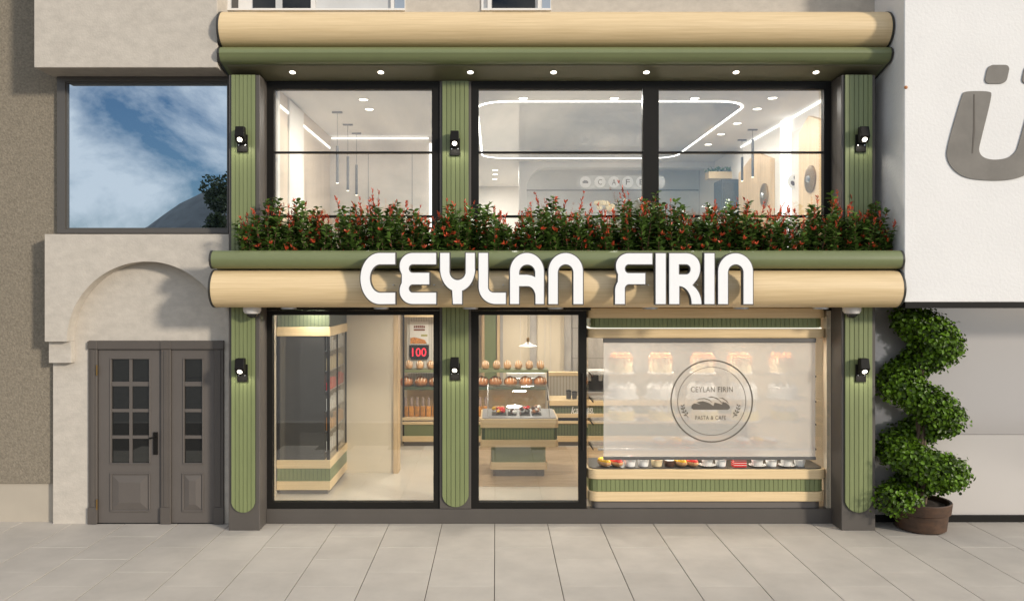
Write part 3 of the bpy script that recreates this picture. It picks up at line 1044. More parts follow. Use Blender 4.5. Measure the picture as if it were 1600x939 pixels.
def slanted(loop, it=3):
    for _ in range(it):                       # corner cutting rounds the outline
        q = []
        for i in range(len(loop)):
            a, b = loop[i], loop[(i + 1) % len(loop)]
            q += [(a[0] * .75 + b[0] * .25, a[1] * .75 + b[1] * .25), (a[0] * .25 + b[0] * .75, a[1] * .25 + b[1] * .75)]
        loop = q
    return [zu(x, y) for x, y in loop]


def sl_round(x0, x1, y0, y1, sh, r):
    pts = []
    for (cx_, cy_, a0) in ((x1 - r, y0 + r, 90), (x0 + r, y0 + r, 180), (x0 + r, y1 - r, 270), (x1 - r, y1 - r, 360)):
        for i in range(7):
            a = R(a0 + (i * 90 / 6) - 90) if False else R(a0 - 90 + i * 15)
            px_, py_ = cx_ + r * math.cos(a), cy_ - r * math.sin(a)
            pts.append((px_ + sh * (y1 - py_), py_))
    return pts


uo = [(318, 290), (326, 280), (402, 280), (410, 290), (372, 440), (368, 462), (378, 480), (402, 489), (432, 489), (462, 482), (482, 465), (490, 445), (532, 290), (540, 280), (612, 280), (620, 290), (580, 450), (560, 498), (520, 534), (470, 551), (400, 553),
      (330, 546), (292, 522), (272, 490), (270, 455)]
for nm, lp in (('letter_u', slanted(uo)), ('letter_dot', slanted(sl_round(385, 452, 200, 257, 0.22, 16))), ('letter_dot', slanted(sl_round(498, 565, 200, 257, 0.22, 16)))):
    vs, fs = poly_curve([lp], 0.012)
    build(MB().add([(v[0], v[1] - 0.701, v[2]) for v in vs], fs), nm, m_uletter, rn)
build(MB().prism([zu(352, 290), zu(356, 290), zu(357, 400), zu(350, 470), zu(347, 470), zu(351, 400)], -0.7155, -0.7135, 'y'), 'rust_streak', m_rust, rn)
build(MB().ball((X_(1415.5, -0.7), -0.70, Z_(137, -0.7)), 0.022, 0.015, 0.02), 'rust_spot', m_bread, rn)

# ================================================================== GROUND FLOOR INTERIOR (setting)
FZ = 0.18
struct(MB().box(-2.99, 4.46, 0.141, 10.4, -0.05, FZ), 'interior_floor', m_tile_floor)
struct(MB().box(-0.62, 4.3, 1.15, 3.93, FZ, FZ + 0.004), 'oak_floor', m_wood_floor)
struct(MB().box(-2.985, 4.455, 0.21, 10.3, 2.74, 2.799), 'ground_ceiling', m_int_ceil)
struct(MB().box(-2.985, -2.95, 0.13, 8.0, FZ, 2.739), 'ground_side_wall', m_int_wall)
struct(MB().box(4.42, 4.455, 0.13, 8.0, FZ, 2.739), 'ground_side_wall', m_int_wall)
pwall = struct(MB().box(-2.949, X_(615, 1.97), 1.97, 2.16, FZ + 0.001, 2.738), 'partition_wall', m_int_wall)
build(MB().box(X_(615, 1.97) + 0.001, X_(615, 1.97) + 0.075, 1.94, 2.19, FZ + 0.001, 2.735), 'timber_edge', m_wood_v, pwall)
YB = 6.5
gb = struct(MB().box(-2.9, 4.4, YB, YB + 0.2, FZ + 0.001, 2.738), 'ground_back_wall', m_int_wall)


def bx_px(px0, px1, py0, py1, Y, t=0.04):
    return MB().box(X_(px0, Y), X_(px1, Y), Y, Y + t, Z_(py1, Y), Z_(py0, Y))


build(MB().box(X_(757, YB - .1), X_(776, YB - .1), YB - 0.06, YB - 0.001, FZ + 0.01, 2.73), 'green_panel', m_slat, gb)
for a, b in ((752.5, 757), (776.5, 781)):
    build(MB().box(X_(a, YB - .1), X_(b, YB - .1), YB - 0.10, YB - 0.001, FZ + 0.01, 2.73), 'timber_edge', m_wood_v, gb)
for a, b in ((781.5, 786), (828, 838.5), (882, 893)):
    build(MB().box(X_(a, YB - .1), X_(b, YB - .1), YB - 0.09, YB - 0.001, FZ + 0.01, 2.73), 'column', m_column, gb)
for a in (812.5, 851, 860):
    build(MB().box(X_(a, YB), X_(a, YB) + 0.012, YB - 0.012, YB - 0.001, FZ + 0.01, 2.73), 'wall_batten', m_panel, gb)
build(MB().box(X_(893.5, YB), 4.3, YB - 0.05, YB - 0.002, FZ + 0.01, 2.73), 'tiled_panel', m_column, gb)
for ty in (512, 559, 600):
    build(MB().box(X_(893.5, YB), X_(990, YB), YB - 0.054, YB - 0.0505, Z_(ty + 0.6, YB), Z_(ty, YB)), 'tile_joint', m_toe, gb)


def ceiling_lamp(x, y, z, power, label, size=0.24, group='ceiling lamps inside the ground floor'):
    t = thing('ceiling_lamp', label, 'ceiling lamp', (x, y, z), group)
    build(MB().lathe([(0.09, -0.001), (0.09, -0.02), (0.075, -0.022)], (x, y, z), 16), 'trim_ring', m_pvc, t)
    build(MB().lathe([(0.07, -0.0235), (0.07, -0.0225)], (x, y, z), 16), 'lens', m_lamp_lens, t)
    area_light('ceiling_lamp_light', (x, y, z - 0.03), size, power, parent=t)


gl = [(-2.4, 0.5, 12, 'above the fridge cabinet'), (-1.3, 1.0, 20, 'behind the left shop window'), (-0.9, 3.2, 32, 'before the bread shelf'), (0.3, 1.2, 22, 'just inside the door'), (0.4, 3.0, 30, 'above the pastry island'),
      (0.6, 5.3, 40, 'above the bakery oven'), (2.0, 3.0, 34, 'behind the display case'), (2.4, 5.3, 38, 'above the half wall')]
for (x, y, p, w) in gl:
    ceiling_lamp(x, y, 2.739, p, 'round flush ceiling lamp on the ground floor %s' % w)

# ================================================================== FRIDGE CABINET BEHIND THE LEFT SHOP WINDOW
cx0, cx1, cyf, cyb = -2.935, -2.232, 0.73, 1.96
zc = lambda py: Z_(py, 0.73)
fr = thing('display_fridge', 'tall smoked-glass fridge cabinet with oak bands and green slats behind left shop window', 'fridge', ((cx0 + cx1) / 2, 1.3, FZ))
build(MB().box(cx0 + 0.02, cx1 - 0.03, cyf + 0.03, cyb, FZ, zc(765.2)), 'toe_kick', m_toe, fr)
for a, b in ((765, 751.3), (731.5, 718.3), (525.3, 511)):
    build(MB().box(cx0 - 0.008, cx1 + 0.012, cyf - 0.012, cyb - 0.001, zc(a), zc(b)), 'oak_band', m_wood, fr, bevel=0.004)
build(MB().box(cx0, cx1, cyf, cyb - 0.002, zc(751.2), zc(731.6)), 'slat_band', m_slatd, fr)
sb = MB()
for k in range(13):
    sb.box(cx0 + 0.003 + k * 0.054, cx0 + 0.051 + k * 0.054, cyf - 0.007, cyf - 0.0005, zc(751), zc(731.8))
for k in range(22):
    sb.box(cx1 + 0.0005, cx1 + 0.007, cyf + 0.003 + k * 0.054, cyf + 0.051 + k * 0.054, zc(751), zc(731.8))
tag(build(sb, 'slat', m_slat, fr), kind='stuff')
build(MB().box(cx0, cx1, cyf, cyb - 0.002, zc(510.8), 2.735), 'top_band', m_darkslat, fr)
build(MB().box(cx0, cx1 - 0.07, cyf, cyb - 0.1, zc(718.2), zc(525.4)), 'front_glass', m_fridge, fr)
fp = MB()
fp.box(cx0 + 0.0, cx0 + 0.035, cyf - 0.006, cyf - 0.0005, zc(718), zc(525.5))
fp.box(cx1 - 0.035, cx1 - 0.0, cyf - 0.004, cyf + 0.03, zc(718), zc(525.5))
fp.box(cx1 - 0.02, cx1 + 0.0, 1.28, 1.31, zc(718), zc(525.5))
fp.box(cx1 - 0.02, cx1 + 0.0, cyb - 0.04, cyb - 0.003, zc(718), zc(525.5))
build(fp, 'frame', m_black, fr)
build(MB().box(cx1 - 0.012, cx1 - 0.006, cyf + 0.031, cyb - 0.041, zc(718), zc(525.5)), 'side_pane', m_glass2, fr)
rngf = random.Random(3)
for s in range(6):
    z = zc(706) + s * 0.27
    bt = MB()
    for k in range(7):
        y = cyf + 0.10 + k * 0.15
        bt.box(cx1 - 0.065, cx1 - 0.02, y, y + 0.09, z + 0.003, z + rngf.uniform(0.10, 0.19))
    build(bt, 'packet_row', (m_cream, m_bag, m_cream, m_straw, m_sponge, m_cream)[s], fr)
    build(MB().box(cx1 - 0.069, cx1 - 0.013, cyf + 0.04, cyb - 0.1, z - 0.008, z), 'shelf', m_chrome, fr)

# ================================================================== BREAD SHELF
YS = 4.0
zs = lambda py: Z_(py, YS)
sx0, sx1 = X_(629, YS), X_(857, YS)
sf = thing('bread_shelf', 'long bread shelf with green ledges and oak base along the back', 'shelf', ((sx0 + sx1) / 2, YS + 0.25, FZ))
build(MB().box(sx0 + 0.02, sx1, YS + 0.03, YS + 0.5, FZ, zs(690.3)), 'toe_kick', m_toe, sf)
for a, b in ((690, 681), (663, 658.5), (656.5, 652)):
    build(MB().box(sx0, sx1 + 0.01, YS - 0.01, YS + 0.5, zs(a), zs(b)), 'oak_band', m_wood, sf, bevel=0.003)
build(MB().box(sx0 + 0.01, sx1, YS, YS + 0.49, zs(681) + 0.001, zs(663) - 0.001), 'green_front', m_green, sf)
build(MB().box(sx0, sx0 + 0.03, YS - 0.002, YS + 0.03, FZ + 0.05, zs(492)), 'post', m_black, sf)
build(MB().box(X_(855, YS), sx1, YS - 0.002, YS + 0.03, FZ + 0.8, zs(580)), 'post', m_black, sf)
build(MB().box(sx0 + 0.03, X_(716, YS), YS + 0.46, YS + 0.50, zs(651), 2.735), 'board_back', m_boards, sf)
build(MB().box(sx0 + 0.03, X_(716, YS), YS + 0.0, YS + 0.455, zs(495.5), zs(491)), 'oak_top', m_wood, sf)
build(MB().box(sx0 + 0.03, sx1 - 0.02, YS + 0.44, YS + 0.455, zs(651), zs(612)), 'oak_back', m_wood, sf)
for py in (606.5, 579.5):
    build(MB().box(sx0 + 0.031, sx1 - 0.001, YS + 0.0, YS + 0.36, zs(py + 2.5), zs(py - 1.5)), 'ledge', m_green if py < 590 else m_slatd, sf)


def loaf_mesh(rx, ry, rz, seed, marks='cross'):
    r = random.Random(seed)
    mb = MB()
    mb.ball((0, 0, rz * 0.8), rx, ry, rz, 14, 8)
    mb.v = [(x * (1 + 0.04 * math.sin(9 * x / rx + seed)), y, max(0.0, z) * (1 + 0.05 * math.cos(7 * x / rx + seed))) for x, y, z in mb.v]
    mk = MB()
    for k in (-0.55, -0.1, 0.35, 0.75):
        pts = []
        for i in range(6):
            t = -0.75 + 1.5 * i / 5
            xx, yy = (k + 0.12 * t) * rx, 0
            zz_n = t
            # a score running over the front of the crust
            th = R(5 + 80 * i / 5)
            px_, py_, pz_ = k * rx, -ry * math.cos(th) * math.sqrt(max(0, 1 - k * k)), rz * 0.8 + rz * math.sin(th) * math.sqrt(max(0, 1 - k * k))
            pts.append((px_ * 0.99, py_ * 0.985, rz * 0.8 + (pz_ - rz * 0.8) * 0.985))
        mk.tube(pts, [0.002, 0.007, 0.009, 0.009, 0.007, 0.002], 5)
    return mb, mk


def make_loaf(name, rx, ry, rz, mat, cat='bread'):
    mb, mk = loaf_mesh(rx, ry, rz, 1)
    o = thing(name, 'loaf', cat, (0, 0, 0))
    build(mb, 'crust', mat, o, smooth=True, sharp=60)
    build(mk, 'score', m_flour, o, smooth=True)
    return o


lf1 = make_loaf('small_loaf', 0.070, 0.068, 0.086, m_breadp)
lf2 = make_loaf('round_loaf', 0.122, 0.11, 0.100, m_bread)
first = {'small_loaf': True, 'round_loaf': True}


def place(proto, key, loc, label, group, rz=0.0):
    if first.get(key, False):
        first[key] = False
        o = proto
        o.location = loc
    else:
        o = copy_tree(proto)
        o.location = loc
    o['label'] = label
    o['group'] = group
    o.rotation_euler.z = rz
    return o


rb = random.Random(11)
seen_w = [(639, 'first'), (656, 'second'), (673, 'third')]
for i, (px, w) in enumerate(seen_w):
    place(lf1, 'small_loaf', (X_(px, YS + .15), YS + 0.15, zs(578)), 'small round loaf on top bread ledge in left shop window, %s from timber edge' % w, 'loaves on the bread shelf', rb.uniform(-.4, .4))
for i, px in enumerate((758.5, 776, 793, 810, 827, 844.5)):
    place(lf1, 'small_loaf', (X_(px, YS + .15), YS + 0.15, zs(578)), 'small round loaf on top bread ledge seen through door, %s of six' % ORD[i], 'loaves on the bread shelf', rb.uniform(-.4, .4))
for i, (px, w) in enumerate([(635, 'first'), (658, 'second'), (680, 'third')]):
    place(lf2, 'round_loaf', (X_(px, YS + .15), YS + 0.15, zs(605)), 'large floured loaf on second bread ledge in left shop window, %s from timber edge' % w, 'loaves on the bread shelf', rb.uniform(-.4, .4))
for i, px in enumerate((753, 774, 797.5, 821.5, 844)):
    place(lf2, 'round_loaf', (X_(px, YS + .15), YS + 0.15, zs(605)), 'large floured loaf on second bread ledge seen through door, %s of five' % ORD[i], 'loaves on the bread shelf', rb.uniform(-.4, .4))
# packed rusks in the bottom bay
bag = thing('rusk_bag', 'bag', 'bread bag', (0, 0, 0))
build(MB().box(-0.043, 0.043, -0.035, 0.035, 0.0, 0.185), 'pack', m_bag, bag, bevel=0.014, seg=2, smooth=True)
nk = MB().lathe([(0.028, 0.186), (0.022, 0.21), (0.024, 0.33), (0.018, 0.34)], (0, 0, 0), 8)
build(nk, 'neck', m_bagtop, bag, smooth=True)
fb = True
for i, px in enumerate((634, 643, 652, 661, 670, 679)):
    loc = (X_(px, YS + .1), YS + 0.10, zs(651.9))
    lab = 'amber rusk bag on bottom bread shelf in left window, %s of six' % ORD[i]
    if fb:
        bag.location = loc; bag['label'] = lab; fb = False
        bag['group'] = 'bags of rusks'
    else:
        dup(bag, loc, lab)
for i, px in enumerate((750.5, 759)):
    dup(bag, (X_(px, YS + .1), YS + 0.10, zs(651.9)), 'amber rusk bag on bottom bread shelf at left door edge, %s of two' % ('outer', 'inner')[i])

# poster and price display
py_ = YS + 0.455
pos = thing('poster', 'white food poster with brown heading above the red number display', 'poster', (X_(655, py_), py_, Z_(538, py_)))
build(MB().box(X_(640.3, py_), X_(670, py_), py_ - 0.008, py_ - 0.001, Z_(538, py_), Z_(502, py_)), 'sheet', m_paper, pos)
ink = MB()
for (a, b, c, d) in ((646.5, 649, 509, 512.5), (649.5, 652, 508.5, 512.5), (652.5, 655, 508.5, 512.5), (655.5, 658, 508.5, 512.5), (658.5, 661, 508.5, 512.5), (661.5, 664, 509, 512.5), (646.5, 664, 514, 516.6)):
    ink.box(X_(a, py_), X_(b, py_), py_ - 0.0105, py_ - 0.0085, Z_(d, py_), Z_(c, py_))
tag(build(ink, 'heading_print', m_ink_br, pos), kind='stuff')
build(MB().prism([(X_(641.2, py_), Z_(537, py_)), (X_(667, py_), Z_(537, py_)), (X_(664, py_), Z_(531, py_)), (X_(655, py_), Z_(528.5, py_)), (X_(647, py_), Z_(526.8, py_)), (X_(641.2, py_), Z_(528, py_))], py_ - 0.0105, py_ - 0.0085, 'y'), 'food_print', m_ink_or, pos)
build(MB().box(X_(658, py_), X_(668, py_), py_ - 0.0105, py_ - 0.0085, Z_(525.5, py_), Z_(522.5, py_)), 'caption_print', m_ink_gr, pos)
ld = thing('number_display', 'black panel showing 100 in red lights below the poster', 'display', (X_(655, py_), py_, Z_(561, py_)))
xs_ = [X_(p, py_) for p in (640, 670.3, 670.3, 667, 643.5, 640)]
zs_ = [Z_(p, py_) for p in (539, 539, 557, 561, 561, 557.5)]
build(MB().prism(list(zip(xs_, zs_)), py_ - 0.035, py_ - 0.001, 'y'), 'casing', m_black, ld)
dg = MB()
text_mb(dg, '100', X_(644.3, py_), X_(666.3, py_), Z_(556.5, py_), Z_(543.5, py_), py_ - 0.036, 0.003)
build(dg, 'digits', m_led_red, ld)

# ================================================================== PASTRY ISLAND SEEN THROUGH THE DOOR
YI = 1.7
zi = lambda py: Z_(py, YI)
ix0, ix1 = X_(751, YI), X_(872, YI)
isl = thing('pastry_counter', 'freestanding pastry island with oak bands, green slats and rounded glass cover seen through door', 'counter', ((ix0 + ix1) / 2, YI + 0.35, FZ))


def rrect(x0, x1, y0, y1, r, n=6):
    p = []
    for (cx_, cy_, a) in ((x1 - r, y1 - r, 0), (x0 + r, y1 - r, 90), (x0 + r, y0 + r, 180), (x1 - r, y0 + r, 270)):
        p += [(cx_ + r * math.cos(R(a + 90 * i / n)), cy_ + r * math.sin(R(a + 90 * i / n))) for i in range(n + 1)]
    return p


IYB = YI + 0.95
build(MB().prism(rrect(X_(770, YI), X_(851, YI), YI + 0.06, IYB - 0.06, 0.03), FZ + 0.004, zi(735), 'z'), 'toe_kick', m_toe, isl)
build(MB().prism(rrect(X_(766, YI), X_(855.5, YI), YI + 0.02, IYB - 0.02, 0.05), zi(734), zi(722.5), 'z'), 'oak_band', m_wood, isl, smooth=True)
build(MB().prism(rrect(X_(767.5, YI), X_(853, YI), YI + 0.03, IYB - 0.03, 0.05), zi(722.4), zi(698.2), 'z'), 'pedestal', m_green, isl, smooth=True)
build(MB().prism(rrect(ix0 - 0.005, ix1 + 0.005, YI - 0.012, IYB, 0.06), zi(698), zi(687), 'z'), 'oak_band', m_wood, isl, smooth=True)
build(MB().prism(rrect(ix0 + 0.012, ix1 - 0.012, YI + 0.008, IYB - 0.01, 0.05), zi(686.9), zi(668.1), 'z'), 'slat_core', m_slatd, isl, smooth=True)
sl = MB()
ns = 22
for k in range(ns):
    w = (ix1 - ix0 - 0.12) / ns
    sl.box(ix0 + 0.06 + k * w + 0.003, ix0 + 0.06 + (k + 1) * w - 0.003, YI - 0.001, YI + 0.0075, zi(686.7), zi(668.3))
tag(build(sl, 'slat', m_slat, isl), kind='stuff')
build(MB().prism(rrect(ix0 - 0.005, ix1 + 0.005, YI - 0.012, IYB, 0.06), zi(668), zi(654.5), 'z'), 'oak_band', m_wood, isl, smooth=True)
build(MB().prism(rrect(ix0 + 0.02, ix1 - 0.02, YI + 0.02, IYB - 0.02, 0.05), zi(654.4), zi(653), 'z'), 'steel_top', m_steel, isl)
# rounded glass cover
gx0, gx1 = ix0 + 0.10, ix1 - 0.12
ztop = zi(653)
cov = MB()
gp = [(IYB - 0.06, ztop + 0.001), (IYB - 0.06, ztop + 0.30)] + [(IYB - 0.06 - 0.14 + 0.14 * math.cos(R(a)), ztop + 0.30 + 0.10 * math.sin(R(a))) for a in range(10, 91, 10)] + [(YI + 0.42, ztop + 0.36), (YI + 0.22, ztop + 0.22), (YI + 0.10, ztop + 0.001)]
inner = [(a + (0.006 if a < YI + 0.6 else -0.006), b - 0.006) for a, b in gp]
npf = len(gp)
vs = [(gx0, a, b) for a, b in gp] + [(gx1, a, b) for a, b in gp]
cov.add(vs, [(i, i + 1, i + 1 + npf, i + npf) for i in range(npf - 1)])
build(cov, 'glass_cover', m_glass, isl, smooth=True)
gc = MB()
for xx in (gx0, gx1):
    for i in range(npf - 1):
        gc.tube([(xx, *gp[i]), (xx, *gp[i + 1])], 0.006, 5)
tag(build(gc, 'cover_edge', m_chrome, isl), kind='stuff')


# trays of pastries on the island
def heap(name, label, px, py, w, d, mats, seed):
    r = random.Random(seed)
    x, y, z = X_(px, YI + 0.35), YI + 0.40, ztop + 0.002
    t = thing(name, label, 'pastry tray', (x, y, z), 'pastry trays on the island')
    build(MB().box(x - w / 2, x + w / 2, y - d / 2, y + d / 2, z, z + 0.012), 'tray', m_slate, t, bevel=0.003)
    for mt in mats:
        b = MB()
        for k in range(9):
            rx = r.uniform(0.022, 0.04)
            b.ball((x + r.uniform(-w / 2 + .03, w / 2 - .03), y + r.uniform(-d / 2 + .03, d / 2 - .03), z + 0.035 + r.uniform(0, 0.06)), rx, rx, rx * 0.8, 8, 5)
        tag(build(b, 'pastry', mt, t, smooth=True), kind='stuff')


heap('pastry_tray', 'tray of yellow and red fruit tartlets on pastry island, leftmost', 780, 640, 0.22, 0.3, [m_lemon, m_straw, m_breadp], 1)
heap('pastry_tray', 'tray of white cream cups on pastry island, second from left', 800.5, 640, 0.13, 0.3, [m_cream, m_choc], 2)
heap('pastry_tray', 'tray of mixed chocolate and cream pastries on pastry island, third from left', 820, 640, 0.16, 0.3, [m_choc, m_cream, m_straw], 3)
heap('pastry_tray', 'tray of dark chocolate pastries on pastry island, rightmost', 838, 640, 0.15, 0.3, [m_choc, m_caramel, m_cream], 4)

# pendant over the island
YP = 4.9
px_, pz = X_(825, YP), Z_(541, YP)
pd = thing('pendant_lamp', 'white shallow cone pendant lamp with brass cap seen through door', 'pendant lamp', (px_, YP, pz))
build(MB().lathe([(0.172, 0.0), (0.168, 0.006), (0.08, 0.035), (0.03, 0.075), (0.022, 0.08)], (px_, YP, pz), 24), 'shade', m_cream, pd, smooth=True)
build(MB().lathe([(0.022, 0.081), (0.027, 0.10), (0.027, 0.15), (0.012, 0.165)], (px_, YP, pz), 12), 'cap', m_brass, pd, smooth=True)
build(MB().tube([(px_, YP, pz + 0.165), (px_, YP, 2.739)], 0.004, 6), 'cable', m_black, pd)
build(MB().lathe([(0.10, -0.004), (0.10, -0.001)], (px_, YP, pz), 16), 'lens', m_lamp_lens, pd)

# ================================================================== SERVICE COUNTER BEHIND THE DOOR
bx0, bx1 = sx1 + 0.03, 4.3
bc = thing('service_counter', 'long service counter with oak top and green slatted front lettered in white script', 'counter', (2.6, YS + 0.3, FZ))
build(MB().box(bx0 + 0.03, bx1, YS + 0.05, YS + 0.6, FZ, zs(690.3)), 'toe_kick', m_toe, bc)
for a, b in ((690, 681), (662, 657.5), (652.5, 646)):
    build(MB().box(bx0, bx1, YS, YS + 0.6, zs(a), zs(b)), 'oak_band', m_wood, bc, bevel=0.003)
build(MB().box(bx0, bx1, YS + 0.01, YS + 0.59, zs(680.9), zs(662.1)), 'slat_front', m_darkslat, bc)
build(MB().box(bx0, bx1, YS + 0.01, YS + 0.59, zs(657.4), zs(652.6)), 'shadow_gap', m_black, bc)
build(MB().box(bx0, bx1, YS + 0.01, YS + 0.59, zs(645.9), zs(633.6)), 'slat_front', m_darkslat, bc)
build(MB().box(bx0 - 0.01, bx1, YS - 0.02, YS + 0.62, zs(633.5), zs(625.5)), 'oak_top', m_wood, bc, bevel=0.004)
tx = MB()
text_mb(tx, 'ka', X_(892.5, YS), X_(904, YS), zs(646.5), zs(635), YS + 0.009, 0.006, shear=0.25)
text_mb(tx, 'ası.', X_(918, YS), X_(927.5, YS), zs(646.5), zs(637), YS + 0.009, 0.006, shear=0.25)
build(tx, 'lettering', m_cream, bc)
hw = thing('half_wall', 'low beige grooved half wall with oak capping behind service counter', 'half wall', (2.6, 5.2, FZ))
build(MB().box(X_(858, 5.2), 4.3, 5.2, 5.32, FZ + 0.001, Z_(587, 5.2)), 'boarding', m_beigeboards, hw)
build(MB().box(X_(857, 5.2), 4.3, 5.17, 5.35, Z_(587, 5.2) + 0.001, Z_(581.5, 5.2)), 'capping', m_wood, hw)
for i, (px, hh, lab) in enumerate(((888.5, 0.13, 'dark grey canister on the service counter, left one of two beside door stile'), (897.5, 0.11, 'dark grey canister on the service counter, right one of two beside door stile'))):
    x = X_(px, YS + .2)
    c = thing('canister', lab, 'canister', (x, YS + 0.2, zs(625.4)), 'canisters on the service counter')
    build(MB().lathe([(0.042, 0.0), (0.045, hh), (0.03, hh + 0.004)], (x, YS + 0.2, zs(625.4)), 14), 'body', m_slate, c, smooth=True)
    build(MB().lathe([(0.047, hh + 0.005), (0.047, hh + 0.02), (0.01, hh + 0.03)], (x, YS + 0.2, zs(625.4)), 14), 'lid', m_black, c, smooth=True)
ovx0, ovx1 = X_(791, 5.0), X_(853, 5.0)
ov = thing('steel_oven', 'white and steel bakery oven behind the loaves, seen through door', 'oven', ((ovx0 + ovx1) / 2, 5.4, FZ))
build(MB().box(ovx0, ovx1, 5.0, 5.9, FZ + 0.01, Z_(583, 5.0)), 'body', m_pvc, ov, bevel=0.01)
build(MB().box(ovx0 + 0.06, ovx1 - 0.06, 4.985, 4.999, 0.75, Z_(596, 5.0)), 'door', m_chrome, ov)
build(MB().tube([(ovx0 + 0.1, 4.95, Z_(591, 5.0)), (ovx1 - 0.1, 4.95, Z_(591, 5.0))], 0.012, 8), 'handle', m_chrome, ov)
cmx = X_(930, YS + .15)
cm = thing('coffee_machine', 'steel and black coffee machine on the service counter left of blind', 'coffee machine', (cmx, YS + 0.3, zs(625.4)))
cz = zs(625.4) + 0.001
build(MB().box(cmx - 0.22, cmx + 0.26, YS + 0.12, YS + 0.5, cz + 0.03, cz + 0.13), 'drip_base', m_chrome, cm, bevel=0.01)
build(MB().box(cmx - 0.22, cmx + 0.26, YS + 0.3, YS + 0.5, cz + 0.131, cz + 0.44), 'body', m_black, cm, bevel=0.01)
build(MB().box(cmx - 0.22, cmx + 0.26, YS + 0.1, YS + 0.5, cz + 0.441, cz + 0.50), 'top', m_pvc, cm, bevel=0.01)
for k, dx in enumerate((-0.1, 0.1)):
    build(MB().tube([(cmx + dx, YS + 0.2, cz + 0.44), (cmx + dx, YS + 0.2, cz + 0.32)], 0.035, 12), 'brew_head', m_chrome, cm)
for sx_ in (-0.18, 0.22):
    build(MB().box(cmx + sx_ - 0.02, cmx + sx_ + 0.02, YS + 0.2, YS + 0.4, cz, cz + 0.029), 'foot', m_black, cm)

# ================================================================== CAKE DISPLAY CASE
kx0, kx1, kyf, kyb, kr = 1.142, 4.142, -0.02, 0.66, 0.13


def plan(ins, yb=kyb):
    x0, x1, yf, r = kx0 + ins, kx1 - ins, kyf + ins, max(0.03, kr - ins * 0.6)
    return [(x1, yb)] + [(x1 - r + r * math.cos(R(a)), yf + r + r * math.sin(R(a))) for a in range(0, -91, -9)] + [(x0 + r + r * math.cos(R(a)), yf + r + r * math.sin(R(a))) for a in range(-90, -181, -9)] + [(x0, yb)]


case = thing('display_case', 'wide cake display case with rounded oak bands and green slats under the lower canopy', 'display case', (2.64, 0.3, 0.186))
build(MB().prism(plan(0.06), 0.187, Z_(783.2), 'z'), 'toe_kick', m_toe, case, smooth=True)
for a, b, ins in ((783, 768, 0.012), (748, 733, 0.0), (528, 514, 0.0), (497, 481, 0.0)):
    build(MB().prism(plan(ins), Z_(a), Z_(b), 'z'), 'oak_band', m_wood, case, bevel=0.006, smooth=True)
build(MB().prism(plan(0.038), Z_(767.8), Z_(748.2), 'z'), 'slat_core', m_slatd, case, smooth=True)
build(MB().prism(plan(0.052), Z_(513.6), Z_(497.2), 'z'), 'slat_core', m_slatd, case, smooth=True)
for (za, zb, ins) in ((Z_(767.7), Z_(748.3), 0.038), (Z_(511.5), Z_(497.3), 0.052)):
    pl_ = plan(ins)
    # walk along the outline and set one board every few centimetres
    path = [Vector(p) for p in pl_]
    seg_ = [(path[i + 1] - path[i]).length for i in range(len(path) - 1)]
    tot = sum(seg_)
    pitch = 0.0566
    s = 0.35
    me_sh = None
    while s < tot - 0.35:
        d, i = s, 0
        while d > seg_[i]:
            d -= seg_[i]; i += 1
        p = path[i].lerp(path[i + 1], d / seg_[i])
        tdir = (path[i + 1] - path[i]).normalized()
        ang = math.atan2(-tdir.y, -tdir.x)
        if me_sh is None:
            o = build(MB().box(-pitch / 2 + 0.0018, pitch / 2 - 0.0018, -0.010, 0.004, 0.0, zb - za), 'slat', m_slat, None, bevel=0.002)
            me_sh = o.data
        else:
            o = bpy.data.objects.new('slat', me_sh)
            COL.objects.link(o)
        o.parent = case
        o.location = Vector((p.x, p.y, za)) - Vector(case.location)
        o.rotation_euler = (0, 0, ang)
        s += pitch
lst = MB().prism(plan(0.030), Z_(513.5), Z_(512.4), 'z')
build(lst, 'light_strip', m_led_dim, case)
# curved glass front
pa, pb = plan(0.022), plan(0.028)
n_ = len(pa)
gv = [(*p, Z_(732.8)) for p in pa] + [(*p, Z_(528.2)) for p in pa]
build(MB().add(gv, [(i, i + 1, i + 1 + n_, i + n_) for i in range(n_ - 1)]), 'curved_pane', m_glass2, case, smooth=True)
build(MB().box(kx0 + 0.03, kx1 - 0.03, kyb - 0.012, kyb - 0.002, Z_(732.8), Z_(528.2)), 'back_pane', m_glass2, case)
build(MB().prism(plan(0.035, kyb - 0.031), Z_(732.9), Z_(732.9) + 0.012, 'z'), 'deck', m_slate, case)
SHZ = {}
for k, py in enumerate((583, 622, 657, 695)):
    z = Z_(py, 0.3)
    SHZ[k] = z
    build(MB().box(kx0 + 0.10, kx1 - 0.10, 0.16, kyb - 0.035, z - 0.012, z - 0.001), 'shelf', m_glass2, case)
    br = MB()
    for xx in (kx0 + 0.09, kx1 - 0.085):
        br.box(xx - 0.004, xx + 0.004, 0.14, kyb - 0.035, z - 0.035, z - 0.013)
    tag(build(br, 'bracket', m_black, case), kind='stuff')
for xx in (2.0, 3.3):
    li = bpy.data.lights.new('case_light', 'AREA'); li.shape = 'RECTANGLE'; li.size = 1.2; li.size_y = 0.04; li.energy = 13.0; li.color = (1, 0.9, 0.75)
    ob = bpy.data.objects.new('case_light', li); COL.objects.link(ob); ob.parent = case
    ob.location = Vector((xx, 0.25, Z_(528) - 0.03)) - Vector(case.location)

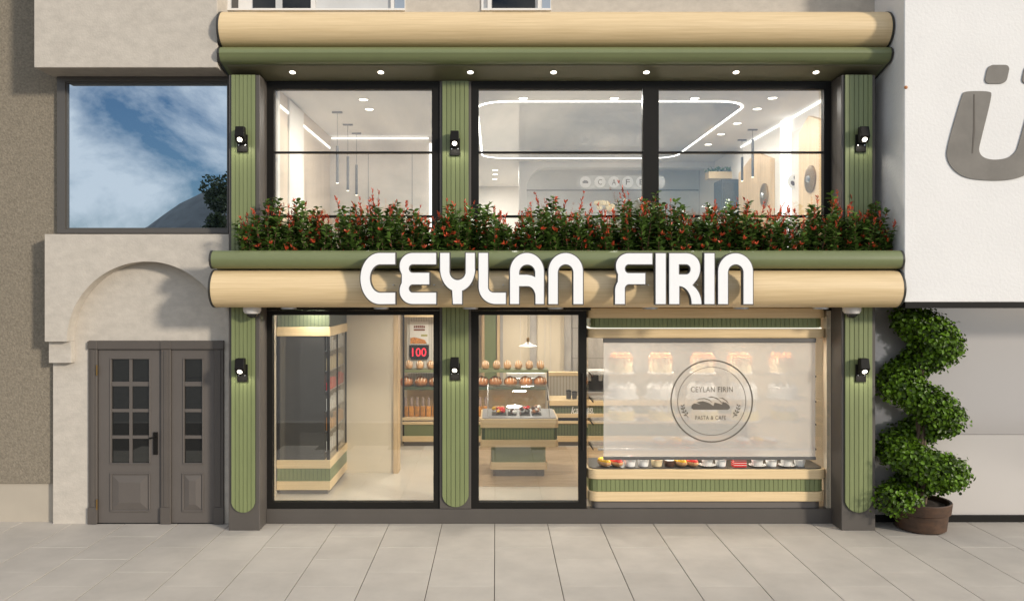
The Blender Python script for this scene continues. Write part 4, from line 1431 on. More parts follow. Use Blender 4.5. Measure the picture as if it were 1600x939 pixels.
li = bpy.data.lights.new('added_deck_fill', 'AREA'); li.shape = 'RECTANGLE'; li.size = 2.7; li.size_y = 0.03; li.energy = 7.0; li.color = (1, 0.93, 0.82)  # unseen light added under the lowest shelf to brighten the desserts
ob = bpy.data.objects.new('added_deck_fill', li); COL.objects.link(ob); ob.parent = case
ob.location = Vector((2.64, 0.14, SHZ[3] - 0.04)) - Vector(case.location)
ob.rotation_euler = (R(-15), 0, 0)
build(MB().box(1.29, 3.99, 0.125, 0.155, SHZ[3] - 0.035, SHZ[3] - 0.0125), 'added_fill_rail', m_chrome, case)  # made-up holder for the added dessert light
rc = random.Random(21)


def drip_cake(x, y, z, label):
    t = thing('drip_cake', label, 'cake', (x, y, z), 'drip cakes')
    build(MB().lathe([(0.145, 0.012), (0.147, 0.03), (0.147, 0.20), (0.14, 0.205)], (x, y, z), 24), 'cake_body', m_sponge, t, smooth=True)
    build(MB().lathe([(0.17, 0.0), (0.17, 0.011)], (x, y, z), 20), 'plate', m_cream, t)
    dr = MB().lathe([(0.1485, 0.196), (0.1485, 0.21), (0.135, 0.218)], (x, y, z), 24)
    for k in range(18):
        a = 2 * math.pi * k / 18
        l_ = rc.uniform(0.04, 0.13)
        cx_, cy_ = x + 0.149 * math.cos(a), y + 0.149 * math.sin(a)
        dr.tube([(cx_, cy_, z + 0.205), (cx_, cy_, z + 0.205 - l_)], [0.010, 0.008], 6)
    for k in range(8):
        a = 2 * math.pi * k / 8
        dr.ball((x + 0.105 * math.cos(a), y + 0.105 * math.sin(a), z + 0.232), 0.03, 0.03, 0.03, 8, 5)
    tag(build(dr, 'caramel_topping', m_caramel, t, smooth=True), kind='stuff')


def iced_cake(name, x, y, z, r, h, mat, label, group, top=m_cream):
    t = thing(name, label, 'cake', (x, y, z), group)
    build(MB().lathe([(r * 0.98, 0.010), (r, 0.02), (r, h - 0.012), (r * 0.95, h)], (x, y, z), 24), 'cake_body', mat, t, smooth=True)
    build(MB().lathe([(r * 1.15, 0.0), (r * 1.15, 0.009)], (x, y, z), 20), 'plate', m_cream, t)
    dr = MB()
    for k in range(9):
        a = 2 * math.pi * k / 9
        dr.lathe([(0.032, 0), (0.03, 0.015), (0.016, 0.035), (0.003, 0.05)], (x + r * 0.72 * math.cos(a), y + r * 0.72 * math.sin(a), z + h), 8)
    tag(build(dr, 'cream_rosette', top, t, smooth=True), kind='stuff')


for i, px in enumerate((970, 1032, 1098, 1155, 1221)):
    drip_cake(X_(px, 0.36), 0.36, SHZ[0], 'cream cake with caramel drips on top shelf behind the blind, %s of five' % ORD[i])
for i, px in enumerate((972, 1032, 1096, 1160, 1223)):
    iced_cake('iced_cake', X_(px, 0.36), 0.36, SHZ[1], 0.185, 0.15, m_cream, 'white iced cake with rosettes on second shelf behind the blind, %s of five' % ORD[i], 'white iced cakes')
for i, px in enumerate((971, 1034, 1101, 1164, 1225)):
    iced_cake('iced_cake', X_(px, 0.36), 0.36, SHZ[2], 0.17, 0.125, m_yellowcake, 'pale yellow iced cake on third shelf behind the blind, %s of five' % ORD[i], 'yellow iced cakes')


def eclair(x, y, z, mat, label, group, base=m_breadp, name='glazed_eclair', s=1.3):
    t = thing(name, label, 'pastry', (x, y, z), group)
    b = MB().ball((0, 0, 0.038 * s), 0.052 * s, 0.095 * s, 0.038 * s, 12, 7)
    g_ = MB().ball((0, 0, 0.052 * s), 0.049 * s, 0.090 * s, 0.036 * s, 12, 7)
    mt = Matrix.Translation((x, y, z)) @ Matrix.Rotation(R(28), 4, 'Z')
    build(b.xf(mt), 'pastry_base', base, t, smooth=True)
    build(g_.xf(mt), 'glaze', mat, t, smooth=True)
    return t


for i, (px, mt) in enumerate(((1030, m_cream), (1055, m_lemon), (1076, m_cream), (1160, m_cream), (1182, m_lemon), (1204, m_cream))):
    eclair(X_(px, 0.34), 0.34, SHZ[3], mt, 'glazed eclair on the lowest shelf behind the blind, %s of six' % ORD[i], 'eclairs behind the blind', s=1.15)


def cup(x, y, z, r, h, mat, topm, label, name='cream_cup', plate=False):
    r, h = r * 1.18, h * 1.2
    t = thing(name, label, 'dessert', (x, y, z), 'desserts on the case deck')
    z0 = z
    if plate:
        build(MB().lathe([(r * 0.8, 0.0), (r * 1.45, 0.02), (r * 1.4, 0.024), (r * 0.7, 0.008)], (x, y, z), 18), 'plate', m_pvc, t, smooth=True)
        z0 = z + 0.012
    build(MB().lathe([(r * 0.75, 0.0), (r * 0.85, 0.006), (r, h * 0.9), (r * 0.95, h)], (x, y, z0), 18), 'cup_body', mat, t, smooth=True)
    tp = MB()
    tp.ball((x, y, z0 + h + 0.004), r * 0.8, r * 0.8, r * 0.25, 12, 6)
    build(tp, 'topping', topm, t, smooth=True)
    build(MB().ball((x + r * 0.2, y - r * 0.3, z0 + h + r * 0.3), r * 0.22, r * 0.22, r * 0.22, 8, 5), 'garnish', m_straw if topm is m_cream else m_choc, t, smooth=True)


DZ_ = Z_(732.9) + 0.0125
yd = 0.12
eclair(X_(944, yd), yd, DZ_, m_lemon, 'yellow glazed eclair at the far left of the case deck', 'desserts on the case deck')
eclair(X_(962.5, yd), yd, DZ_, m_straw, 'red glazed eclair second from left on the case deck', 'desserts on the case deck')
cup(X_(984, yd), yd, DZ_, 0.066, 0.085, m_cream, m_cream, 'white cream cup with cherry, third from left on the case deck')
cup(X_(1005, yd), yd, DZ_, 0.062, 0.075, m_cream, m_choc, 'white cup with chocolate garnish, fourth from left on the case deck')
cup(X_(1026, yd), yd, DZ_, 0.062, 0.070, m_sponge, m_caramel, 'pale brown mousse cup, fifth from left on the case deck')
cup(X_(1046, yd), yd, DZ_, 0.060, 0.060, m_choc, m_cream, 'dark chocolate dome with cream, sixth from left on the case deck')
eclair(X_(1062, yd), yd, DZ_, m_lemon, 'yellow glazed eclair near the middle of the case deck', 'desserts on the case deck')
eclair(X_(1079.5, yd), yd, DZ_, m_straw, 'red glazed eclair near the middle of the case deck', 'desserts on the case deck')
cup(X_(1105, yd), yd, DZ_, 0.062, 0.080, m_pvc, m_choc, 'white coffee cup on saucer below the blind emblem', plate=True)
cup(X_(1126, yd), yd, DZ_, 0.060, 0.075, m_cream, m_cream, 'white cream cup just left of the red striped slice')
cup(X_(1183, yd), yd, DZ_, 0.064, 0.080, m_pvc, m_choc, 'white coffee cup on saucer just right of the red striped slice', plate=True)
cup(X_(1205, yd), yd, DZ_, 0.060, 0.075, m_cream, m_cream, 'white cream cup between the two right-hand saucers')
cup(X_(1229, yd), yd, DZ_, 0.064, 0.080, m_pvc, m_choc, 'white coffee cup on saucer, last saucer on the right', plate=True)
cup(X_(1249, yd), yd, DZ_, 0.060, 0.075, m_cream, m_cream, 'white cream cup at the far right of the case deck')
x = X_(1155, yd)
slc = thing('layer_cake_slice', 'red velvet cake slice with white cream stripes on the case deck', 'cake slice', (x, yd, DZ_), 'desserts on the case deck')
for k in range(4):
    build(MB().box(x - 0.085, x + 0.075, yd - 0.06, yd + 0.06, DZ_ + k * 0.028, DZ_ + k * 0.028 + 0.021), 'sponge_layer', m_straw, slc)
    if k < 3:
        build(MB().box(x - 0.082, x + 0.078, yd - 0.063, yd + 0.06, DZ_ + k * 0.028 + 0.0213, DZ_ + k * 0.028 + 0.0277), 'cream_layer', m_cream, slc)

# ------------------------------------------------------------------ printed blind in front of the case
YBL = -0.045
bld = thing('roller_blind', 'sheer white roller blind with round bread emblem hanging in front of the display case', 'blind', (X_(1108, YBL), YBL, Z_(718, YBL)))
vb = lambda px, py: (X_(px, YBL), Z_(py, YBL))
build(MB().box(X_(943, YBL), X_(1274, YBL), YBL - 0.0015, YBL + 0.0015, Z_(713, YBL), Z_(535, YBL)), 'screen', m_screen, bld)
build(MB().box(X_(942.5, YBL), X_(1274.5, YBL), YBL - 0.018, YBL + 0.018, Z_(535, YBL), Z_(528.3, YBL)), 'top_rail', m_bar, bld, bevel=0.004)
build(MB().box(X_(942.5, YBL), X_(1274.5, YBL), YBL - 0.014, YBL + 0.014, Z_(718, YBL), Z_(713, YBL)), 'bottom_rail', m_bar, bld, bevel=0.004)
YE = YBL - 0.002
ecx, ecz = vb(1112, 626.5)


def ring(r0, r1):
    n = 72
    vs, fs = [], []
    for rr in (r0, r1):
        for yy in (YE, YE - 0.0015):
            vs += [(ecx + rr * math.cos(2 * math.pi * k / n), yy, ecz + rr * math.sin(2 * math.pi * k / n)) for k in range(n)]
    for k in range(n):
        j = (k + 1) % n
        fs += [(n + k, n + j, 3 * n + j, 3 * n + k), (k, 2 * n + k, 2 * n + j, j), (k, j, n + j, n + k), (2 * n + k, 3 * n + k, 3 * n + j, 2 * n + j)]
    return MB().add(vs, fs)


em = build(ring(0.498, 0.514), 'emblem_ring', m_print, bld)
build(ring(0.421, 0.427), 'emblem_ring', m_print, bld)
for s_, a, b, c, d in (('CEYLAN FIRIN', 1079.5, 1145, 604, 612.5), ('PASTA & CAFE', 1086.5, 1134.5, 649, 655.5)):
    tm = MB()
    text_mb(tm, s_, X_(a, YBL), X_(b, YBL), Z_(d, YBL), Z_(c, YBL), YE, 0.0015, spacing=1.1)
    build(tm, 'emblem_lettering', m_print, bld)
ze = lambda x, y: vb(1040 + x / 6.26, 550 + y / 6.26)
loaf = [(270, 562), (252, 545), (254, 520), (275, 500), (340, 512), (295, 488), (310, 478), (365, 472), (420, 492), (465, 525), (440, 488), (380, 458), (300, 468), (320, 450), (370, 445), (430, 460), (475, 490), (555, 518), (535, 480), (480, 452), (405, 440), (440, 432), (490, 440), (540, 465), (575, 490), (612, 505), (560, 455), (515, 443), (560, 446), (600, 475), (625, 515), (630, 545), (612, 562)]
# outline split into the crust body and separate slash strokes
body = [(270, 562), (252, 545), (254, 520), (278, 500), (342, 512), (300, 490), (365, 478), (425, 497), (468, 526), (478, 492), (515, 500), (552, 512), (556, 484), (590, 495), (622, 520), (630, 545), (612, 562)]
vs, fs = poly_curve([[ze(*p) for p in body]], 0.0015)
build(MB().add([(v[0], v[1] + YE, v[2]) for v in vs], fs), 'emblem_loaf', m_print, bld)
for st in ([(300, 470), (330, 452), (380, 448), (430, 464), (462, 500), (425, 470), (380, 458), (335, 460)], [(405, 441), (450, 432), (505, 448), (545, 485), (550, 505), (520, 468), (470, 446)], [(515, 445), (560, 447), (600, 475), (618, 508), (590, 478), (555, 455)]):
    vs, fs = poly_curve([[ze(*p) for p in st]], 0.0015)
    build(MB().add([(v[0], v[1] + YE, v[2]) for v in vs], fs), 'emblem_slash', m_print, bld)
lau = MB()
for sgn in (-1, 1):
    base = [(222, 636), (195, 605), (175, 570), (165, 520)]
    mirror = (lambda p: p) if sgn < 0 else (lambda p: (880 - p[0], p[1]))
    pts = [ze(*mirror(p)) for p in base]
    for i in range(3):
        lau.tube([(pts[i][0], YE - 0.001, pts[i][1]), (pts[i + 1][0], YE - 0.001, pts[i + 1][1])], 0.0025, 4)
    for (lx, ly, dx, dy) in ((168, 530, -22, -12), (172, 528, 12, -22), (172, 560, -26, -14), (176, 558, 14, -24), (185, 592, -28, -10), (192, 588, 8, -28), (205, 618, -30, -4), (208, 612, 6, -30)):
        a_, b_ = ze(*mirror((lx, ly))), ze(*mirror((lx + dx, ly + dy)))
        m_ = ((a_[0] + b_[0]) / 2, (a_[1] + b_[1]) / 2)
        nx, nz = -(b_[1] - a_[1]) * 0.28, (b_[0] - a_[0]) * 0.28
        lau.prism([a_, (m_[0] + nx, m_[1] + nz), b_, (m_[0] - nx, m_[1] - nz)], YE - 0.0015, YE, 'y')
tag(build(lau, 'emblem_laurel', m_print, bld), kind='stuff')

# ================================================================== UPPER FLOOR INTERIOR
UF, UC = 3.281, 5.50
struct(MB().box(-2.985, 4.455, 0.14, 10.3, UF, UF + 0.02), 'upper_floor', m_tile_floor)
struct(MB().box(-2.985, 4.455, 0.125, 10.3, UC, 5.559), 'upper_ceiling', m_int_ceil)
m_lwall = M('honey wall boarding', (0.60, 0.49, 0.37), 0.5, var=0.08, vscale=1.6, vstretch=(1, 3, 0.3))
lw_ = struct(MB().box(-2.985, -2.80, 0.16, 10.2, UF + 0.021, UC - 0.001), 'upper_side_wall', m_lwall)
build(MB().box(-2.799, -2.775, 0.75, 1.55, UF + 0.03, UC - 0.02), 'wall_board', m_int_white, lw_)
build(MB().box(-2.799, -2.780, 0.18, 0.30, UF + 0.03, UC - 0.02), 'wall_board', m_int_white, lw_)
rw_ = struct(MB().box(4.43, 4.455, 0.16, 10.2, UF + 0.021, UC - 0.001), 'upper_side_wall', m_int_white)
lb = struct(MB().box(-2.799, -1.13, 3.50, 6.9, UF + 0.021, UC - 0.001), 'upper_partition', m_panel)
for px in (575.5, 644):
    build(MB().box(X_(px, 3.5) - 0.004, X_(px, 3.5) + 0.004, 3.494, 3.4995, UF + 0.03, UC - 0.26), 'panel_joint', m_toe, lb)
ub_ = struct(MB().box(-1.12, 4.42, 10.2, 10.28, UF + 0.021, UC - 0.001), 'upper_back_wall', m_int_white)
# white framed opening of the bar
YN = 6.2
nx0 = X_(823, YN)
nz1 = Z_(262, YN)
pf = [(X_(811, YN), UF + 0.022), (nx0, UF + 0.022), (nx0, nz1 - 0.42)] + [(nx0 + 0.42 - 0.42 * math.cos(R(a)), nz1 - 0.42 + 0.42 * math.sin(R(a))) for a in range(6, 91, 6)] + [(4.42, nz1), (4.42, UC - 0.002), (X_(811, YN), UC - 0.002)]
bar = struct(MB().prism(pf, YN, YN + 0.16, 'y'), 'bar_wall', m_pvc)
struct(MB().box(nx0 - 0.12, 4.42, 7.4, 7.5, UF + 0.022, UC - 0.002), 'bar_back_wall', m_niche)
build(MB().box(nx0 - 0.1, 4.4, 7.36, 7.399, Z_(298.5, 7.4), Z_(297, 7.4)), 'shelf_line', m_toe, bar)
# upper lights
UL = [(568, 156, 'left room, nearer one'), (577, 171, 'left room, farther one'), (817.5, 154, 'row by the glass, left of the middle window'), (960, 154, 'row by the glass, right in the middle window'),
      (1085.5, 154, 'row by the glass, left in the right window'), (1207, 153.5, 'row by the glass, right in the right window'), (1183, 170.5, 'second along the right-hand diagonal row'), (1152, 193, 'third along the right-hand diagonal row'),
      (1126.5, 210, 'fourth along the right-hand diagonal row'), (1106.5, 226, 'fifth along the right-hand diagonal row'), (773.5, 266, 'corridor row, nearest of three'), (773.5, 272.5, 'corridor row, middle of three'), (773, 280, 'corridor row, farthest of three')]
for (px, py, w) in UL:
    y = depth_at(py, UC)
    t = downlight('ceiling_downlight', 'round ceiling downlight upstairs, %s' % w, 'downlights in the upper ceiling', X_(px, y), y, UC - 0.0005, 0, r=0.06, drop=0.004, spot=False)
    area_light('downlight_light', (X_(px, y), y, UC - 0.02), 0.12, 12.0 if px > 1100 else (20.0 if px < 700 else 42.0), parent=t, col=(1.0, 0.95, 0.88))
# glossy ceiling panel with a light line round it
ox0, ox1, oy0, oy1 = -0.28, 3.5, 0.94, 5.74
out_ = rrect(ox0, ox1, oy0, oy1, 0.45, 8)
inn_ = rrect(ox0 + 0.027, ox1 - 0.027, oy0 + 0.027, oy1 - 0.027, 0.423, 8)
gc_ = thing('stretch_ceiling', 'glossy ceiling panel with rounded corners edged by a light line upstairs', 'ceiling panel', (1.6, 3.3, UC))
build(MB().prism(inn_, UC - 0.006, UC - 0.001, 'z'), 'glossy_panel', m_mirror_ceil, gc_)
nn = len(out_)
vs = [(*p, UC - 0.012) for p in out_] + [(*p, UC - 0.012) for p in inn_] + [(*p, UC - 0.001) for p in out_] + [(*p, UC - 0.001) for p in inn_]
fs = []
for i in range(nn):
    j = (i + 1) % nn
    fs += [(i, j, nn + j, nn + i), (i, 2 * nn + i, 2 * nn + j, j), (nn + i, nn + j, 3 * nn + j, 3 * nn + i)]
build(MB().add(vs, fs), 'light_line', m_led_ring, gc_)


def light_strip(mb, label, loc):
    return solo(mb, 'light_strip', m_led, label, 'light strip', loc)


light_strip(MB().box(-2.799, -2.785, 0.2, 3.45, 5.28, 5.31), 'slanting light strip along the left wall upstairs', (-2.79, 1.8, 5.28))
light_strip(MB().box(-2.77, -1.14, 3.47, 3.498, 5.455, 5.475), 'light strip along top of left room back wall upstairs', (-2.0, 3.48, 5.46))
light_strip(MB().box(X_(671, 3.5), X_(674.5, 3.5), 3.47, 3.499, 3.4, 5.38), 'upright light strip at right edge of left room upstairs', (X_(672, 3.5), 3.48, 3.4))
for (y0_, y1_, w) in ((2.02, 2.10, 'farther'), (1.92, 1.97, 'nearer')):
    light_strip(MB().box(4.30, 4.40, y0_, y1_, 3.4, 5.46), 'upright light strip on right wall upstairs beside arched panel, %s of two' % w, (4.35, (y0_ + y1_) / 2, 3.4))
light_strip(MB().box(4.395, 4.425, 0.2, 4.4, 5.465, 5.485), 'light strip along top of right wall upstairs', (4.41, 2.3, 5.47))


# pendants
def tube_pendant(x, y, zt, zb, label):
    t = thing('tube_pendant', label, 'pendant lamp', (x, y, zb), 'slim tube pendants upstairs')
    build(MB().box(x - 0.075, x + 0.075, y - 0.02, y + 0.02, UC - 0.022, UC - 0.001), 'ceiling_plate', m_toe, t)
    build(MB().tube([(x, y, zt), (x, y, UC - 0.022)], 0.003, 5), 'cable', m_black, t)
    build(MB().tube([(x, y, zb), (x, y, zt)], 0.021, 12), 'tube', m_slate, t, smooth=True)
    build(MB().tube([(x, y, zb - 0.003), (x, y, zb - 0.0005)], 0.018, 12), 'lens', m_lamp_lens, t)


for (Y, px, p0, p1, w) in ((1.62, 527, 229, 286, 'nearest'), (2.5, 543.5, 245, 298, 'middle'), (3.2, 557, 258, 305, 'farthest')):
    tube_pendant(X_(px, Y), Y, Z_(p0, Y), Z_(p1, Y), 'slim grey tube pendant in left upstairs window, %s of three' % w)
for (Y, px, p0, p1, w) in ((2.9, 1176, 218, 277, 'nearer'), (3.8, 1159.5, 246, 283, 'farther')):
    tube_pendant(X_(px, Y), Y, Z_(p0, Y), Z_(p1, Y), 'slim dark tube pendant in right upstairs window, %s of two' % w)

# right wall: gabled oak panels, round mirrors
RWX = 4.40


def oak_panel(y0, y1, zeave, zpeak, ypk, label):
    pr = [(y0, UF + 0.03), (y1, UF + 0.03), (y1, zeave), (ypk, zpeak), (y0, zeave)]
    return solo(MB().prism(pr, RWX - 0.05, RWX + 0.028, 'x'), 'oak_wall_panel', m_wood_v, label, 'wall panel', (RWX, (y0 + y1) / 2, UF + 0.03), 'gabled oak panels upstairs', bevel=0.004)


oak_panel(0.62, 1.50, 5.16, 5.34, 1.15, 'gabled oak wall panel nearest the glass in right upstairs window')
oak_panel(2.70, 4.35, 5.00, 5.22, 3.45, 'gabled oak wall panel farther back in right upstairs window')
solo(MB().box(RWX + 0.0, RWX + 0.028, 1.505, 1.915, UF + 0.03, 5.25), 'recess_panel', m_panel, 'narrow dark recess beside the near oak panel upstairs', 'wall panel', (RWX, 1.7, UF + 0.03))
cs_ = thing('round_sign', 'white round coffee bean sign in the narrow recess upstairs', 'sign', (X_(1244, 1.8), 1.8, Z_(284, 1.8)))
cx_, cz_ = X_(1243, 1.8), Z_(284, 1.8)
build(MB().lathe([(0.115, -0.008), (0.115, 0.0)], (0, 0, 0), 24).xf(Matrix.Translation((cx_, 1.8, cz_)) @ Matrix.Rotation(R(90), 4, 'X')), 'disc', m_cream, cs_)
for k in range(3):
    a = R(90 + 120 * k)
    build(MB().ball((0, 0, 0), 0.028, 0.006, 0.04, 8, 6).xf(Matrix.Translation((cx_ + 0.05 * math.cos(a), 1.79, cz_ + 0.05 * math.sin(a))) @ Matrix.Rotation(R(-35), 4, 'Y')), 'bean', m_choc, cs_)
for (y, py, w) in ((1.05, 280, 'nearer'), (2.95, 305, 'farther')):
    z = Z_(py, y)
    t = thing('round_mirror', 'round bronze wall disc on the oak panel in right upstairs window, %s of two' % w, 'wall mirror', (RWX - 0.05, y, z), 'round discs on the oak panels')
    build(MB().lathe([(0.19, 0.001), (0.19, 0.02), (0.15, 0.03), (0.05, 0.034)], (0, 0, 0), 28).xf(Matrix.Translation((RWX - 0.051, y, z)) @ Matrix.Rotation(R(-90), 4, 'Y')), 'disc', m_brass, t, smooth=True)
    build(MB().lathe([(0.05, 0.035), (0.04, 0.06), (0.01, 0.07)], (0, 0, 0), 16).xf(Matrix.Translation((RWX - 0.051, y, z)) @ Matrix.Rotation(R(-90), 4, 'Y')), 'knob', m_chrome, t, smooth=True)
# fridge and oak planter box at the back right
fx0, fx1 = X_(1127, 4.5), X_(1156, 4.5)
uf = thing('drinks_fridge', 'dark upright drinks fridge beside the far oak panel upstairs', 'fridge', ((fx0 + fx1) / 2, 4.7, UF + 0.02))
build(MB().box(fx0, fx1, 4.5, 5.0, UF + 0.022, Z_(280, 4.5)), 'body', m_slate, uf, bevel=0.01)
build(MB().box(fx0 + 0.03, fx1 - 0.03, 4.488, 4.499, UF + 0.1, Z_(286, 4.5)), 'door', m_fridge, uf)
hx0, hx1 = X_(1108, 5.0), X_(1156, 5.0)
hp = thing('planter_box', 'oak planter box with greenery hanging above the dark fridge upstairs', 'planter', ((hx0 + hx1) / 2, 5.15, Z_(279, 5.0)))
build(MB().box(hx0, hx1, 5.02, 5.3, Z_(279, 5.0) + 0.002, Z_(268, 5.0)), 'box', m_wood, hp)
lv = MB()
rl = random.Random(8)
for k in range(160):
    c = Vector((rl.uniform(hx0, hx1), rl.uniform(5.03, 5.28), Z_(268, 5.0) + rl.uniform(0, 0.10)))
    a, b = Vector((rl.uniform(-1, 1), rl.uniform(-1, 1), rl.uniform(-1, 1))).normalized() * 0.04, Vector((rl.uniform(-1, 1), rl.uniform(-1, 1), rl.uniform(-1, 1))).normalized() * 0.02
    lv.add([c - a, c + b, c + a, c - b], [(0, 1, 2, 3)])
tag(build(lv, 'greenery', m_leaf, hp), kind='stuff')
# cafe sign
YC = 6.08
csn = thing('cafe_sign', 'row of five white discs with bread emblem and letters C A F E upstairs', 'sign', (X_(958, YC), YC, Z_(294, YC)))
build(MB().prism(rrect(X_(902, YC), X_(1040, YC), Z_(295, YC), Z_(274.5, YC), 0.12), YC + 0.02, YC + 0.028, 'y'), 'backing_plate', m_niche, csn)
for px, ch in zip((914.6, 937.5, 959.3, 981, 1002.5), 'bCAFE'):
    x, z = X_(px, YC), Z_(284.7, YC)
    dsc = build(MB().lathe([(0.113, 0.0), (0.113, 0.018)], (0, 0, 0), 28).xf(Matrix.Translation((x, YC + 0.018, z)) @ Matrix.Rotation(R(90), 4, 'X')), 'disc', m_letter, csn)
    tm = MB()
    if ch == 'b':
        tm.prism([(x - 0.055, z - 0.025), (x + 0.055, z - 0.025), (x + 0.06, z), (x + 0.035, z + 0.03), (x - 0.02, z + 0.035), (x - 0.06, z + 0.005)], YC - 0.003, YC - 0.0005, 'y')
        build(tm, 'bread_emblem', m_print, dsc)
    else:
        w = 0.04
        text_mb(tm, ch, x - w, x + w, z - 0.055, z + 0.055, YC - 0.0005, 0.002)
        build(tm, 'letter', m_print, dsc)
# vase of pale flowers
vx, vy, vz = X_(945, 4.2), 4.2, UF + 0.022
tb = thing('cafe_table', 'round pale table upstairs behind the shrubs under the cafe sign', 'table', (vx, vy, vz))
build(MB().lathe([(0.40, 0.735), (0.40, 0.76)], (vx, vy, vz), 28), 'table_top', m_int_white, tb)
build(MB().tube([(vx, vy, vz + 0.02), (vx, vy, vz + 0.734)], 0.03, 10), 'leg', m_black, tb)
build(MB().lathe([(0.25, 0.0), (0.25, 0.019)], (vx, vy, vz), 20), 'foot', m_black, tb)
va = thing('flower_vase', 'vase of cream flowers standing on the round upstairs table', 'vase', (vx, vy, vz + 0.761))
build(MB().lathe([(0.05, 0.0), (0.07, 0.06), (0.06, 0.14), (0.035, 0.20), (0.045, 0.22)], (vx, vy, vz + 0.761), 16), 'vase_body', m_cream, va, smooth=True)
fl = MB()
for k in range(9):
    fl.ball((vx + rl.uniform(-.14, .14), vy + rl.uniform(-.12, .12), vz + 0.761 + rl.uniform(0.24, 0.40)), 0.055, 0.055, 0.05, 8, 5)
tag(build(fl, 'blossom', m_flower, va, smooth=True), kind='stuff')


# ================================================================== PLANTS
def leaf(mb, base, d, nrm, ln, wd, fold=0.25, droop=0.15):
    """folded lance-shaped leaf: 8 vertices, 6 faces"""
    d = d.normalized()
    s = d.cross(nrm)
    if s.length < 1e-4:
        s = d.orthogonal()
    s.normalize()
    u = s.cross(d).normalized()
    p = [base, base + d * ln * 0.35 - u * ln * 0.0, base + d * ln * 0.70 - u * ln * droop * 0.5, base + d * ln - u * ln * droop]
    e1, e2 = s * wd * 0.5, s * wd * 0.42
    lift = u * wd * fold
    vs = [p[0], p[1] - e1 + lift, p[1], p[1] + e1 + lift, p[2] - e2 + lift, p[2], p[2] + e2 + lift, p[3]]
    mb.add(vs, [(0, 2, 1), (0, 3, 2), (1, 2, 5, 4), (2, 3, 6, 5), (4, 5, 7), (5, 6, 7)])


def rvec(r):
    while True:
        v = Vector((r.uniform(-1, 1), r.uniform(-1, 1), r.uniform(-1, 1)))
        if 0.05 < v.length < 1:
            return v.normalized()


def shrub_meshes(seed, half, hmax):
    r = random.Random(seed)
    st, gr, rd = MB(), MB(), MB()
    n = 88
    for k in range(n):
        t = (k + 0.5) / n * 2 - 1
        x0 = t * half * 0.85 + r.uniform(-0.05, 0.05)
        y0 = r.uniform(-0.20, 0.24)
        env = (1 - abs(t) ** 2.2 * 0.42)
        h = hmax * env * r.uniform(0.50, 1.0)
        if r.random() < 0.12:
            h *= 1.12
        lean = Vector((t * 0.10 + r.uniform(-0.12, 0.12), r.uniform(-0.22, 0.10), 1))
        pts = []
        p = Vector((x0, y0, -0.06))
        steps = 6
        for i in range(steps + 1):
            pts.append(p.copy())
            lean = (lean + Vector((r.uniform(-.10, .10), r.uniform(-.10, .10), 0))).normalized()
            p = p + lean * (h + 0.06) / steps
        st.tube(pts, [0.006 - 0.0042 * i / steps for i in range(steps + 1)], 4, caps=False)
        ln_tot = 0
        nl = int(30 * (h / 0.5) + 8)
        red_tip = r.random() < 0.62
        for i in range(nl):
            s = (i + r.random()) / nl
            q = s * steps
            j = min(int(q), steps - 1)
            pos = pts[j].lerp(pts[j + 1], q - j)
            ax = (pts[j + 1] - pts[j]).normalized()
            a = i * 2.4 + r.uniform(-.5, .5)
            side = Vector((math.cos(a), math.sin(a), 0))
            d = side * r.uniform(0.6, 1.0) + ax * r.uniform(0.15, 0.9)
            red = (s > 0.84 and red_tip) or r.random() < 0.035
            if red:
                dd = side * 0.5 + ax * r.uniform(0.6, 1.3)
                leaf(rd, pos, dd, Vector((0, 0, 1)) + rvec(r) * 0.6, r.uniform(0.034, 0.062), r.uniform(0.012, 0.020), 0.2, r.uniform(-.1, .2))
            elif s > 0.1:
                leaf(gr, pos, d, Vector((0, 0, 1)) + rvec(r) * 0.55, r.uniform(0.075, 0.12) * (1.05 - 0.3 * s), r.uniform(0.038, 0.058), 0.18, r.uniform(0.0, 0.45))
        if red_tip:
            tip = pts[-1]
            ax = (pts[-1] - pts[-2]).normalized()
            if r.random() < 0.55:
                ext = tip + ax * r.uniform(0.02, 0.10) + Vector((r.uniform(-.02, .02), 0, 0))
                st.tube([tip, ext], [0.002, 0.0012], 3, caps=False)
                tip = ext
            for i in range(r.randint(4, 8)):
                a = i * 2.1 + r.random()
                dd = Vector((math.cos(a), math.sin(a), 0)) * r.uniform(0.25, 0.7) + ax
                leaf(rd, tip - ax * r.uniform(0, 0.04), dd, rvec(r), r.uniform(0.024, 0.046), r.uniform(0.009, 0.015), 0.2, 0.05)
        # a cluster of red side shoots low in the bush
        if r.random() < 0.55:
            q = r.uniform(0.25, 0.75) * steps
            j = int(q)
            pos = pts[j] + Vector((r.uniform(-.05, .05), -0.05, 0))
            for i in range(r.randint(5, 8)):
                dd = Vector((r.uniform(-.6, .6), r.uniform(-.7, .1), r.uniform(0.1, 1)))
                leaf(rd, pos, dd, rvec(r), r.uniform(0.035, 0.062), r.uniform(0.014, 0.022), 0.2, 0.2)
    return st, gr, rd


